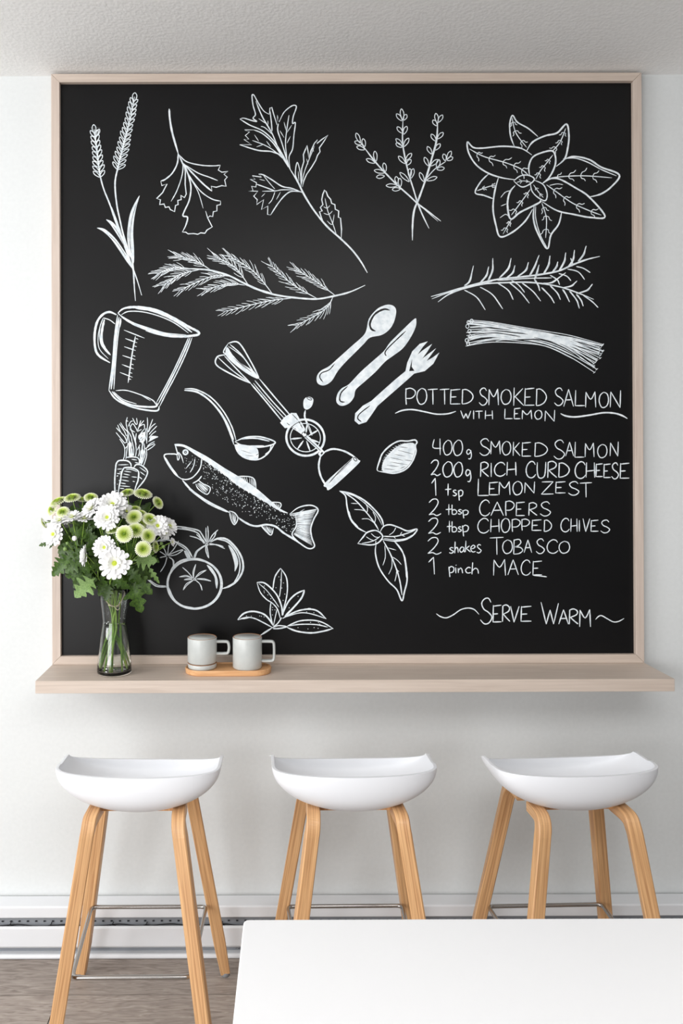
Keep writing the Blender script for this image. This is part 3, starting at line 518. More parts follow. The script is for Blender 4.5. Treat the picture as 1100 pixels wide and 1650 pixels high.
d.l([(340, 98), (450, 112), (545, 135), (575, 165), (620, 245)], 2.4); d.l([(340, 118), (440, 128), (535, 155), (570, 200), (610, 252)], 2.2); d.l([(400, 115), (520, 140)], 2)
d.f([(812, 268), (845, 290), (885, 360), (900, 430), (870, 500), (868, 440), (845, 350)])
d.l([(165, 240), (240, 215), (350, 240), (440, 290), (495, 375)], 2.8); d.l([(180, 228), (260, 228)], 1.8); d.l([(360, 255), (440, 310), (480, 380)], 1.6); d.l([(60, 540), (110, 580), (175, 630), (265, 637)], 2.4); d.l([(100, 560), (180, 618), (262, 628)], 1.5)
for P in ([(275, 360), (280, 300), (290, 255)], [(275, 360), (330, 300), (372, 228)], [(280, 362), (350, 350), (415, 308)], [(280, 355), (360, 320), (410, 305)], [(285, 372), (320, 400), (325, 460)], [(270, 370), (250, 440), (210, 505)], [(265, 365), (235, 370), (205, 377)], [(262, 360), (235, 340), (205, 322)], [(268, 358), (250, 310), (235, 285)], [(295, 375), (330, 410), (318, 480)]): d.l(P, 1.7)
d.f([(420, 318), (448, 322), (470, 360), (472, 388), (448, 382)]); d.done()

d = Draw('chalk_drawing', 'chalk drawing of a sage sprig with speckled leaves', 370, 900, 6.11)
for P, w_ in (([(500, 95), (445, 180), (425, 300)], 2.4), ([(500, 95), (555, 180), (568, 290), (555, 400), (525, 510)], 2.2), ([(510, 120), (502, 280), (488, 380)], 1.5), ([(268, 235), (300, 330), (360, 400), (420, 440), (470, 500), (500, 600)], 2), ([(268, 235), (335, 238), (405, 290), (470, 370), (512, 480), (515, 560)], 2.8), ([(285, 245), (360, 310), (430, 400), (485, 480)], 1.5),
    ([(735, 310), (650, 350), (580, 420), (530, 520), (520, 560)], 2.8), ([(735, 310), (705, 390), (620, 490), (540, 570)], 3.2), ([(950, 595), (870, 520), (790, 498), (690, 510), (600, 545), (520, 590)], 2.8), ([(945, 592), (850, 558), (750, 535), (660, 540), (530, 582)], 1.8), ([(760, 495), (800, 492)], 2.6),
    ([(1020, 692), (920, 632), (820, 607), (700, 612), (620, 640), (560, 670)], 2.3), ([(560, 675), (660, 715), (800, 732), (920, 715), (1010, 690)], 2.9), ([(570, 665), (690, 648), (850, 650), (965, 675)], 2), ([(78, 602), (140, 540), (230, 520), (330, 545), (390, 600), (425, 660)], 2.9), ([(80, 605), (160, 580), (240, 588), (330, 630), (425, 682)], 2.1), ([(110, 595), (200, 580)], 2.4),
    ([(405, 430), (398, 540), (425, 660)], 2), ([(465, 500), (445, 590), (430, 660)], 1.6), ([(512, 580), (470, 640), (430, 670)], 2.2), ([(300, 757), (420, 680)], 2.9), ([(420, 680), (480, 660), (560, 668)], 2.2), ([(425, 690), (490, 688), (565, 672)], 2.4)): d.l(P, w_)
for p in ((483, 180), (500, 210), (455, 287), (528, 240), (513, 290), (542, 350), (525, 412), (340, 270), (338, 320), (340, 335), (375, 358), (405, 395), (428, 408), (422, 480), (420, 505), (445, 505), (420, 555), (672, 372), (585, 485), (757, 525), (828, 533), (795, 628), (872, 630), (672, 680), (770, 693), (830, 680), (870, 687), (885, 645), (165, 565), (212, 567), (295, 565), (312, 568), (338, 574)): d.dot(p, .7)
d.done()

d = Draw('chalk_drawing', 'chalk drawing of a hatched lemon', 530, 690, 5.69)
d.l([(455, 395), (440, 375), (462, 300), (490, 230), (560, 160), (640, 118), (720, 118), (785, 108), (805, 130), (790, 160), (795, 220), (760, 310), (700, 378), (600, 412), (500, 402), (455, 395)], 2.8, n=5)
d.f([(505, 290), (600, 185), (690, 142), (780, 140), (785, 220), (750, 310), (690, 372), (600, 402), (490, 390)])
d.hatch([(475, 395), (490, 300), (520, 240), (600, 165), (690, 135)], [(600, 400), (680, 350), (700, 300), (760, 220), (785, 150)], 22, 1.5)
for P in ([(630, 200), (770, 238)], [(560, 268), (680, 295)], [(530, 340), (640, 352)], [(600, 240), (700, 258)], [(560, 310), (720, 335)], [(650, 370), (700, 350)], [(690, 290), (760, 300)], [(500, 370), (600, 380)], [(640, 170), (720, 180)]): d.l(P, .9, dark=True)
d.done()

d = Draw('chalk_drawing', 'chalk drawing of a basil sprig with four leaves', 530, 690, 5.69)
for P, w_ in (([(95, 575), (150, 620), (165, 720), (195, 830), (260, 910), (340, 955)], 2.6), ([(95, 575), (200, 600), (320, 660), (420, 750), (480, 830), (500, 900)], 2.8), ([(120, 585), (230, 622), (330, 690), (430, 790), (485, 890)], 1.2), ([(180, 760), (205, 840), (265, 905)], 2.6), ([(262, 1058), (310, 1000), (350, 955), (420, 937), (470, 960), (490, 1000), (450, 1050), (380, 1070), (262, 1058)], 2.5),
    ([(468, 950), (500, 900), (560, 885), (640, 910), (720, 942), (805, 925), (770, 980), (700, 1020), (600, 1035), (485, 1020)], 2.5), ([(500, 1010), (600, 1022), (700, 1012), (770, 975)], 1.5), ([(430, 1060), (425, 1150), (460, 1280), (540, 1400), (620, 1480), (667, 1582), (690, 1500), (715, 1390), (705, 1260), (680, 1150), (600, 1040)], 2.6), ([(610, 1045), (672, 1130), (700, 1250), (708, 1370)], 2.2)): d.l(P, w_)
d.l([(130, 585), (240, 660), (340, 770), (410, 860), (455, 935)], 2.2); d.l([(495, 1030), (560, 1150), (620, 1300), (650, 1410), (668, 1530)], 2.4); d.l([(470, 990), (400, 1035), (300, 1055)], 1.5); d.l([(485, 990), (600, 992), (700, 968), (790, 935)], 2)
for P in ([(200, 688), (270, 692)], [(230, 745), (300, 750), (350, 770)], [(298, 832), (360, 832), (415, 870)], [(325, 680), (350, 720), (350, 770)], [(400, 765), (425, 820), (415, 875)], [(510, 1075), (515, 1180), (492, 1258)], [(535, 1095), (615, 1118)], [(575, 1190), (575, 1270), (545, 1340)], [(580, 1180), (625, 1210), (663, 1252)], [(618, 1310), (615, 1350), (602, 1405)], [(615, 1295), (642, 1315)], [(550, 980), (590, 950), (612, 910)], [(590, 992), (610, 1012)], [(650, 980), (668, 950)], [(660, 978), (695, 992)], [(340, 995), (380, 1020), (410, 1030)], [(385, 965), (420, 995), (450, 1000)], [(425, 1055), (430, 1030)]): d.l(P, 1.3)
d.done()

# ---- lettering: single-stroke capitals written into measured boxes
def arc(cx, cy, rx, ry, a0, a1, n=8): return [(cx+rx*math.cos(math.radians(a0+(a1-a0)*i/n)), cy+ry*math.sin(math.radians(a0+(a1-a0)*i/n))) for i in range(n+1)]
G = {'A': ['s', [(0, 1), (.5, 0)], [(.5, 0), (1, 1)], [(.18, .62), (.82, .6)]], 'B': ['c', [(.05, 0), (.03, .5), (0, 1)], [(.0, .06), (.6, .0), (.8, .22), (.45, .45), (.15, .5), (.75, .55), (1, .76), (.6, .96), (0, 1)]],
 'C': ['c', [(.95, .2), (.8, .04), (.5, 0), (.15, .2), (0, .55), (.15, .88), (.5, 1), (.8, .93), (1, .78)]], 'D': ['c', [(.05, 0), (.03, .5), (.0, 1)], [(0, .05), (.4, .02), (.85, .25), (1, .52), (.8, .8), (.4, .96), (0, 1)]],
 'E': ['s', [(.05, 0), (.0, 1)], [(.03, .06), (1, 0)], [(.03, .52), (.6, .5)], [(0, .98), (1, .97)]], 'H': ['s', [(.05, 0), (0, 1)], [(.95, 0), (1, 1)], [(.03, .58), (.97, .52)]], 'I': ['s', [(.5, 0), (.5, 1)]],
 'K': ['s', [(.05, 0), (0, 1)], [(.9, .05), (.05, .55)], [(.1, .48), (1, 1)]], 'L': ['s', [(.05, 0), (.0, .97)], [(0, .97), (1, .96)]], 'M': ['s', [(.03, .05), (0, 1)], [(.03, .05), (.5, .5), (.93, .02)], [(.93, .02), (1, 1)]],
 'N': ['s', [(.05, .08), (0, .98)], [(.05, .08), (.95, 1)], [(1, 0), (.95, 1)]], 'O': ['c', [(.5, 0), (.12, .2), (0, .58), (.2, .93), (.5, 1), (.85, .85), (1, .5), (.85, .12), (.45, .0)]],
 'P': ['c', [(.08, 0), (.05, .5), (.1, 1)], [(.0, .08), (.5, .0), (.95, .16), (.95, .4), (.6, .6), (.1, .62)]], 'R': ['c', [(.05, .05), (.03, .5), (.0, 1)], [(.0, .08), (.5, .0), (.92, .15), (.8, .38), (.1, .55)], [(.12, .54), (.5, .75), (1, .98)]],
 'S': ['c', [(.92, .16), (.7, .0), (.35, .03), (.12, .2), (.3, .42), (.7, .55), (1, .74), (.75, .96), (.35, 1), (.0, .84)]], 'T': ['s', [(0, .04), (1, .0)], [(.5, .03), (.52, 1)]], 'U': ['c', [(.03, .02), (.0, .5), (.15, .92), (.5, 1), (.85, .85), (.97, .4), (1, 0)]],
 'V': ['s', [(0, 0), (.4, 1)], [(.4, 1), (1, 0)]], 'W': ['s', [(0, 0), (.3, 1)], [(.3, 1), (.52, .35)], [(.52, .35), (.72, 1)], [(.72, 1), (1, .05)]], 'Z': ['s', [(.05, .02), (.98, 0)], [(.98, 0), (0, .98)], [(0, .98), (1, .96)]],
 '1': ['s', [(0, .3), (.85, 0)], [(.85, 0), (1, 1)]], '2': ['c', [(0, .22), (.3, .02), (.65, .02), (.75, .25), (.45, .62), (0, .95)], [(0, .95), (.35, .9), (.65, 1), (1, .88)]], '4': ['s', [(.15, .05), (.0, .55), (1, .6)], [(.85, 0), (.88, 1)]], '0': ['c', [(.5, 0), (.1, .25), (0, .6), (.2, .95), (.5, 1), (.85, .85), (1, .5), (.85, .1), (.5, 0)]],
 'g': ['c', [(.85, .1), (.4, .0), (.1, .25), (.35, .5), (.8, .3), (.85, .1)], [(.85, .05), (1, .6), (.8, .95), (.4, .95)]], 't': ['s', [(.5, 0), (.48, 1)], [(0, .5), (1, .45)]], 's': ['c', [(.9, .1), (.5, 0), (.15, .22), (.5, .48), (.95, .72), (.5, 1), (0, .9)]],
 'p': ['c', [(0, .02), (.1, .5), (.2, 1)], [(.05, .15), (.5, .0), (1, .15), (.85, .5), (.2, .6)]], 'b': ['c', [(0, 0), (.0, .5), (.05, .98)], [(.05, .6), (.5, .5), (.95, .7), (.7, .95), (.05, .98)]], 'h': ['c', [(.1, 0), (.05, .5), (.0, 1)], [(.0, .75), (.4, .5), (.75, .6), (.85, .95)]],
 'a': ['c', [(.85, .12), (.4, .0), (.0, .5), (.25, .95), (.7, .7), (.85, .12)], [(.85, .1), (.85, .6), (1, .95)]], 'k': ['s', [(.1, 0), (0, 1)], [(.8, .45), (.1, .7)], [(.15, .68), (1, 1)]], 'e': ['c', [(.05, .55), (.6, .45), (.9, .2), (.55, 0), (.1, .3), (.1, .75), (.5, 1), (1, .9)]],
 'i': ['s', [(.4, .3), (.5, 1)], [(.5, .0), (.7, .06)]], 'n': ['c', [(.05, .05), (.1, .95)], [(.1, .5), (.5, .05), (.8, .3), (.95, 1)]], 'c': ['c', [(.95, .12), (.5, 0), (.0, .45), (.3, .95), (1, .88)]]}
def text(words, ox, oy, s, items, w=1.9, extra=()):
    items = list(items)
    for wd in words.split():
        d = Draw('chalk_lettering', 'hand-written chalk word '+wd, ox, oy, s)
        for ch, x0, x1, y0, y1 in items[:len(wd)]:
            g = G[ch]
            for st in g[1:]: d.l([(x0+(x1-x0)*u, y0+(y1-y0)*v) for u, v in st], w, taper=.6, n=4, smooth=g[0] == 'c' or len(st) > 2)
        items = items[len(wd):]; d.done()
    for P, ww in extra: d = Draw('chalk_swash', 'curved chalk line beside '+words, ox, oy, s); d.l(P, ww); d.done()
text('POTTED SMOKED SALMON', 630, 610, 5.5, [('P', 125, 215, 85, 232), ('O', 228, 315, 85, 228), ('T', 325, 412, 93, 230), ('T', 430, 515, 93, 230), ('E', 525, 612, 95, 228), ('D', 628, 725, 95, 225), ('S', 778, 850, 85, 235), ('M', 865, 950, 88, 235), ('O', 973, 1062, 95, 228),
    ('K', 1085, 1175, 80, 240), ('E', 1183, 1268, 85, 240), ('D', 1285, 1375, 90, 240), ('S', 1445, 1522, 85, 238), ('A', 1528, 1615, 95, 248), ('L', 1630, 1715, 103, 245), ('M', 1722, 1812, 113, 255), ('O', 1842, 1925, 120, 257), ('N', 1940, 2032, 105, 258)], 2.0)
text('WITH LEMON', 630, 610, 5.5, [('W', 615, 705, 283, 355), ('I', 722, 738, 283, 360), ('T', 745, 810, 288, 355), ('H', 833, 898, 283, 360), ('L', 1005, 1075, 268, 358), ('E', 1090, 1145, 262, 358), ('M', 1160, 1245, 278, 360), ('O', 1272, 1335, 280, 360), ('N', 1362, 1448, 278, 380)], 1.9,
    [([(35, 308), (100, 282), (190, 275), (300, 295), (400, 315), (500, 312), (573, 290)], 2.6), ([(1500, 310), (1550, 332), (1630, 340), (1750, 325), (1880, 303), (1980, 308), (2050, 330), (2092, 355)], 3)])
k2 = 6.47
text('400g SMOKED SALMON', 685, 695, k2, [('4', 80, 165, 75, 245), ('0', 188, 278, 92, 246), ('0', 292, 388, 90, 252), ('g', 425, 480, 190, 290), ('S', 565, 670, 78, 250), ('M', 682, 780, 95, 238), ('O', 800, 890, 103, 246), ('K', 915, 988, 110, 255), ('E', 1008, 1100, 115, 262),
    ('D', 1140, 1272, 118, 262), ('S', 1338, 1450, 92, 288), ('A', 1462, 1545, 112, 258), ('L', 1558, 1655, 110, 275), ('M', 1665, 1758, 118, 268), ('O', 1795, 1893, 135, 275), ('N', 1925, 2010, 108, 260)], 1.9)
text('200g RICH CURD CHEESE', 685, 695, k2, [('2', 58, 160, 300, 462), ('0', 183, 285, 315, 475), ('0', 298, 388, 320, 475), ('g', 415, 475, 400, 528), ('R', 575, 660, 320, 475), ('I', 678, 694, 330, 475), ('C', 720, 835, 325, 468), ('H', 850, 945, 320, 460), ('C', 1050, 1150, 315, 485),
    ('U', 1165, 1255, 320, 488), ('R', 1275, 1370, 312, 485), ('D', 1390, 1500, 328, 478), ('C', 1560, 1670, 318, 492), ('H', 1675, 1765, 325, 482), ('E', 1778, 1848, 338, 475), ('E', 1860, 1930, 340, 485), ('S', 1940, 2012, 330, 495), ('E', 2030, 2125, 332, 492)], 2.1)
text('1 tsp LEMON ZEST', 685, 695, k2, [('1', 65, 110, 488, 670), ('t', 205, 270, 545, 670), ('s', 285, 328, 612, 672), ('p', 345, 390, 612, 722), ('L', 548, 660, 495, 675), ('E', 665, 758, 530, 665), ('M', 768, 882, 520, 662), ('O', 912, 1010, 520, 662), ('N', 1035, 1138, 525, 645),
    ('Z', 1208, 1335, 525, 658), ('E', 1358, 1460, 525, 645), ('S', 1490, 1600, 525, 665), ('T', 1610, 1735, 535, 688)], 2.0)
k3 = 6.875
text('2 tbsp CAPERS', 680, 800, k3, [('2', 75, 208, 28, 212), ('t', 260, 330, 85, 205), ('b', 330, 385, 90, 200), ('s', 395, 440, 145, 195), ('p', 448, 508, 150, 242), ('C', 635, 750, 40, 215), ('A', 760, 900, 60, 212), ('P', 918, 1018, 50, 215), ('E', 1040, 1135, 62, 215), ('R', 1180, 1272, 68, 212), ('S', 1305, 1420, 60, 215)], 1.9)
text('2 tbsp CHOPPED CHIVES', 680, 800, k3, [('2', 68, 205, 240, 418), ('t', 272, 330, 270, 398), ('b', 330, 385, 275, 395), ('s', 395, 435, 335, 390), ('p', 445, 510, 318, 442), ('C', 615, 740, 243, 405), ('H', 758, 852, 250, 395), ('O', 875, 970, 240, 398), ('P', 990, 1085, 250, 392), ('P', 1098, 1188, 250, 378), ('E', 1215, 1320, 258, 378), ('D', 1350, 1432, 260, 388), ('C', 1535, 1630, 243, 392), ('H', 1645, 1715, 245, 390), ('I', 1735, 1745, 262, 388), ('V', 1780, 1855, 245, 390), ('E', 1868, 1950, 262, 388), ('S', 1975, 2075, 262, 402)], 1.9)
text('2 shakes TOBASCO', 680, 800, k3, [('2', 62, 212, 455, 640), ('s', 298, 350, 565, 628), ('h', 360, 405, 500, 628), ('a', 415, 470, 560, 620), ('k', 478, 535, 490, 615), ('e', 535, 590, 540, 615), ('s', 602, 655, 532, 625), ('T', 748, 900, 452, 645), ('O', 890, 998, 480, 632), ('B', 1012, 1112, 475, 638), ('A', 1128, 1212, 480, 622), ('S', 1260, 1352, 470, 632), ('C', 1382, 1505, 480, 630), ('O', 1515, 1632, 495, 628)], 1.9)
text('1 pinch MACE', 680, 800, k3, [('1', 70, 135, 672, 862), ('p', 295, 350, 775, 893), ('i', 360, 385, 758, 850), ('n', 395, 450, 790, 850), ('c', 480, 540, 785, 850), ('h', 550, 635, 730, 862), ('M', 790, 922, 692, 875), ('A', 948, 1065, 700, 868), ('C', 1095, 1200, 705, 872), ('E', 1225, 1325, 715, 872)], 1.9, [([(1225, 872), (1300, 880), (1380, 890)], 2)])
k4 = 6.875
text('SERVE WARM', 695, 955, k4, [('S', 540, 668, 62, 345), ('E', 680, 772, 138, 328), ('R', 785, 868, 135, 322), ('V', 875, 970, 150, 328), ('E', 990, 1105, 150, 320), ('W', 1212, 1405, 105, 348), ('A', 1408, 1515, 188, 348), ('R', 1525, 1622, 180, 350), ('M', 1640, 1760, 182, 378)], 2.2,
    [([(52, 232), (100, 265), (165, 278), (240, 245), (320, 190), (400, 170), (470, 185), (525, 240)], 2.1), ([(1815, 297), (1850, 262), (1885, 255), (1940, 285), (2010, 322), (2070, 318), (2132, 285)], 2.1)])

# ------------------------------------------------------------------ shelf
SZ = .8370; SY = -.1936
sh = boxobj('wall_shelf', (BX0-.001, BX1+.001, SY, 0, SZ-.034, SZ), M_frame, b=.0012)
tag(sh, 'long pale whitewashed wood wall shelf running right under the chalkboard', 'shelf')

# ------------------------------------------------------------------ baseboard heater
ht = empty('baseboard_heater', (0, -.03, 0), 'long low white baseboard heater with a grey slotted recess, along the foot of the wall', 'heater')
HX0, HX1 = -2.6, 3.2; HY = -.061
def prof_obj(name, P, m, x0=HX0, x1=HX1):
    n = len(P); V = [(x0, y, z) for y, z in P]+[(x1, y, z) for y, z in P]
    Fc = [tuple(range(n))[::-1], tuple(range(n, 2*n))]+[(i, (i+1) % n, (i+1) % n+n, i+n) for i in range(n)]
    o = meshobj(name, V, Fc, m, ht); bev(o, .0015, 2); return W(o)
prof_obj('back_plate', [(-.001, .002), (-.001, .142), (-.006, .142), (-.006, .002)], M_heater)
prof_obj('top_cover', [(-.006, .152), (HY+.004, .1515), (HY, .149), (HY, .120), (HY+.003, .1185), (HY+.006, .120), (HY+.006, .146), (-.006, .148)], M_heater)
prof_obj('grille_strip', [(-.036, .134), (-.040, .134), (-.044, .082), (-.040, .082)], M_heatgrey)
prof_obj('front_panel', [(HY-.001, .090), (HY+.004, .094), (HY+.008, .092), (HY+.003, .086), (HY+.003, .042), (HY+.010, .032), (HY+.006, .030), (HY-.001, .038)], M_heater)
prof_obj('lower_recess', [(-.036, .044), (-.040, .044), (-.040, .012), (-.036, .012)], M_heatgrey)
prof_obj('bottom_lip', [(-.006, .001), (HY+.001, .001), (HY, .006), (HY+.002, .0125), (HY+.006, .0135), (-.006, .010)], M_heater)
sv, sf = [], []
x = HX0+.1; k = 0
while x < HX1-.05:
    if True: box(sv, sf, x-.003, x+.003, -.0455, -.042, 0.099, .1018)
    x += .0242
W(tag(meshobj('punched_slots', sv, sf, M_dark, ht), kind='stuff'))
P = []; x = -1.6; k = 0
while x < 2.6:
    P += [(x, -.048, .094), (x+.045, -.050, .0905), (x+.09, -.050, .0905)]; x += .1475
W(tubeobj('wire', catmull(P, 4), .0011, M_wire, ht, 6))
for x in [-.7335+.1475*i+dx for i, dx in ((0, 0), (1, -.03), (2, .0), (3, -.05), (4, .02), (5, .0), (8, 0), (11, .02))]:
    V, Fc = [], []; tube(V, Fc, [(x-.004, -.047, .0905), (x, -.051, .096), (x+.002, -.049, .101)], .0014, 6); tube(V, Fc, [(x-.009, -.049, .0905), (x, -.0515, .0935), (x+.009, -.049, .0905)], .0013, 6)
    W(meshobj('wire_clip', V, Fc, M_wire, ht, True))
st = pt(384, 1529, HY-.001)
M_stick = noise_mat('printed_sticker', srgb(60, 60, 64), srgb(170, 172, 176), nscale=420, detail=1, rough=.5, lo=.45, hi=.5)
W(boxobj('sticker', (st.x-.008, st.x+.004, -.0412, -.0402, .0165, .031), M_stick, ht))

# ------------------------------------------------------------------ bar stools
def make_seat(parent):
    a = .2035; NU, NT = 56, 30; outer = []
    for i in range(NU+1):
        an = -PI/2+PI*i/NU; sx = math.sin(an); X = a*sx; c = math.sqrt(max(0, 1-sx*sx))
        yf = .050+.078*c**.9; yn = -.022-.100*c**.68        # wall side, room side
        zf = .669-.046*c+.009*c*c; znr = .676+.005*c; zb = .672-.103*c
        row_ = []
        for j in range(NT+1):
            ph = -PI/2+PI*j/NT; s_ = math.sin(ph)
            tt = (abs(s_)**.85)*(1 if s_ > 0 else -1)        # -1 room side .. 1 wall side
            cc = abs(math.cos(ph))**.62
            zr = znr+(zf-znr)*(tt+1)/2
            y = (yf+yn)/2+(yf-yn)/2*tt
            z = zr-(zr-zb)*cc
            row_.append((X, y, z))
        outer.append(row_)
    V = [p for r_ in outer for p in r_]; n = NT+1; Fc = [(i*n+j, (i+1)*n+j, (i+1)*n+j+1, i*n+j+1) for i in range(NU) for j in range(NT)]
    o = meshobj('seat', V, Fc, M_white, parent, True)
    md = o.modifiers.new('weld', 'WELD'); md.merge_threshold = .0003
    md = o.modifiers.new('thickness', 'SOLIDIFY'); md.thickness = .0075; md.offset = 1; md.use_even_offset = False
    md = o.modifiers.new('round', 'BEVEL'); md.width = .0025; md.segments = 3; md.limit_method = 'ANGLE'; md.angle_limit = math.radians(50)
    return o
def leg_mesh(sx, near, parent):
    if near: P = [(.103, -.030, .5735), (.104, -.080, .5745), (.106, -.100, .570), (.108, -.109, .556), (.111, -.113, .54), (.187, -.182, .010)]
    else: P = [(.106, .030, .5735), (.108, .078, .5745), (.111, .097, .570), (.114, .106, .556), (.117, .110, .54), (.200, .205, .010)]
    # straight leg with a rounded bend at the top
    S = catmull([Vector(p) for p in P[:5]], 5); S += [Vector(P[4]).lerp(Vector(P[5]), k/6) for k in range(1, 7)]
    V, Fc = [], []; hw, th, ch = .0163, .0130, .0026; tw = math.radians(9)*(1 if near else -1)
    prof = [(-hw, -th+ch), (-hw+ch, -th), (hw-ch, -th), (hw, -th+ch), (hw, th-ch), (hw-ch, th), (-hw+ch, th), (-hw, th-ch)]
    for i, p in enumerate(S):
        t = (S[min(i+1, len(S)-1)]-S[max(i-1, 0)]).normalized()
        u = Vector((1, 0, 0)); u = (u-t*u.dot(t)).normalized(); v = t.cross(u)
        k = min(1, max(0, (i-4)/16)) if i < 20 else 1
        ang = tw*k; u2 = u*math.cos(ang)+v*math.sin(ang); v2 = -u*math.sin(ang)+v*math.cos(ang)
        f_ = 1 if i < len(S)-1 else .8
        for a_, b_ in prof:
            q = p+u2*a_*f_+v2*b_*f_; V.append((q.x*sx, q.y, q.z))
    m_ = len(prof)
    for i in range(len(S)-1):
        for k in range(m_):
            fc = (i*m_+k, i*m_+(k+1) % m_, (i+1)*m_+(k+1) % m_, (i+1)*m_+k); Fc.append(fc if sx < 0 else fc[::-1])
    Fc.append(tuple(range(m_))[::-1]); Fc.append(tuple((len(S)-1)*m_+k for k in range(m_)))
    o = meshobj('leg', V, Fc, M_oakleg, parent, False)
    uvl = o.data.uv_layers.new(name='grain'); us = [0, .004, .035, .039, .062, .066, .097, .101]; acc = [0]
    for i in range(1, len(S)): acc.append(acc[-1]+(S[i]-S[i-1]).length)
    for pl in o.data.polygons:
        for li in pl.loop_indices:
            vi = o.data.loops[li].vertex_index; uvl.data[li].uv = (us[vi % 8]+(.105 if (vi % 8 == 0 and pl.index % 8 == 7 and pl.index < (len(S)-1)*8) else 0), acc[vi//8])
    for pl in o.data.polygons: pl.use_smooth = False
    V, Fc = [], []; ft = P[5]; lathe(V, Fc, [(.011, 0.0), (.012, .002), (.012, .010), (.009, .013)], 16, (ft[0]*sx, ft[1])); meshobj('foot_glide', V, Fc, M_glide, o, True)
    return o
stool_data = [(-.3105, -.335, 0.0, 'leftmost white-seated oak bar stool, all four legs in view over the plank floor'),
              (.2215, -.335, math.radians(.5), 'middle white-seated oak bar stool, its feet hidden behind the white table'),
              (.766, -.335, math.radians(1.5), 'rightmost white-seated oak bar stool, under the right half of the shelf')]
def make_stool(x, y, rz, lab):
    r = empty('bar_stool', (x, y, 0), lab, 'stool', 'white and oak bar stools below the shelf', rz)
    make_seat(r).rotation_euler.z = math.radians(-1.5)
    for sx in (-1, 1): leg_mesh(sx, True, r); leg_mesh(sx, False, r)
    boxobj('cross_brace', (-.095, .095, -.050, -.010, .5715, .5800), M_oak, r, .003)
    # footrest: bent rod, runs round the inside of the legs
    rp = [(-.158, .148), (.152, .148), (.137, -.136), (-.141, -.136)]; Pp = []
    for i in range(4):
        p = Vector(rp[i]); a = Vector(rp[i-1]); b = Vector(rp[(i+1) % 4]); rr = .016
        A, B = p+(a-p).normalized()*rr, p+(b-p).normalized()*rr
        for k in range(7): t = k/6; q = A*(1-t)**2+p*2*t*(1-t)+B*t*t; Pp.append((q.x, q.y, .2235))
        for k in range(1, 5): q = B.lerp(b+(p-b).normalized()*rr, k/5); Pp.append((q.x, q.y, .2235))
    tubeobj('footrest', Pp, .0052, M_steel, r, 12, True)
    return r
def copy_tree(o, parent=None):
    c = o.copy(); C.objects.link(c)
    if parent: c.parent = parent
    for ch in o.children: copy_tree(ch, c)
    return c
s0 = make_stool(*stool_data[0])
bpy.context.view_layer.update()
for x, y, rz, lab in stool_data[1:]:
    c = copy_tree(s0); c.location = (x, y, 0); c.rotation_euler = (0, 0, rz); c['label'] = lab
    for ch in c.children:
        if ch.name.startswith('seat'): ch.rotation_euler.z = math.radians(.5 if x < .5 else 2)

# ------------------------------------------------------------------ table
TZ = .73
tb = empty('dining_table', (.6, -1.5, 0), 'white rectangular table with a bare top in the foreground', 'table')
V = []; outl = [(-.0322, -1.0965), (1.30, -1.0965), (1.30, -1.93), (-.0640, -1.93)]; R_ = .010
pts_ = []
for i in range(4):
    p = Vector(outl[i]); a = Vector(outl[i-1]); b = Vector(outl[(i+1) % 4]); A = p+(a-p).normalized()*R_; B = p+(b-p).normalized()*R_
    for k in range(7): t = k/6; pts_.append(A*(1-t)**2+p*2*t*(1-t)+B*t*t)
n = len(pts_); V = [(p.x, p.y, TZ-.024) for p in pts_]+[(p.x, p.y, TZ) for p in pts_]
Fc = [tuple(range(n)), tuple(range(n, 2*n))[::-1]]+[(i, i+n, (i+1) % n+n, (i+1) % n) for i in range(n)]
W(bev(meshobj('table_top', V, Fc, M_table, tb), .002, 3))
for lx, ly in ((.10, -1.19), (1.20, -1.19), (.10, -1.84), (1.20, -1.84)): W(boxobj('leg', (lx-.025, lx+.025, ly-.025, ly+.025, 0, TZ-.024), M_table, tb, .003))

# ------------------------------------------------------------------ tray, mugs, dish
def stadium(cx, cy, hx, r, n=16): 
    out = [(cx+hx+r*math.cos(-PI/2+PI*i/n), cy+r*math.sin(-PI/2+PI*i/n)) for i in range(n+1)]
    return out+[(cx-hx+r*math.cos(PI/2+PI*i/n), cy+r*math.sin(PI/2+PI*i/n)) for i in range(n+1)]
tc_ = ((-.2210+.0205)/2, -.111); TR = .0470; THX = .1207-TR
levels = [(0, TR-.003), (.002, TR-.001), (.0135, TR), (.0155, TR-.001), (.0155, TR-.0030), (.0140, TR-.0038), (.0125, TR-.005), (.0122, TR-.012)]
V, Fc = [], []
for z, r in levels: V += [(x, y, SZ+z) for x, y in stadium(*tc_, THX, r)]
n = 34
for j in range(len(levels)-1):
    for i in range(n): Fc.append((j*n+i, j*n+(i+1) % n, (j+1)*n+(i+1) % n, (j+1)*n+i))
Fc.append(tuple(range(n))[::-1]); Fc.append(tuple((len(levels)-1)*n+i for i in range(n)))
tag(meshobj('serving_tray', V, Fc, M_tray, smooth=False), 'small oblong light wood tray with rounded ends, standing on the shelf', 'tray')
TF = SZ+.0123
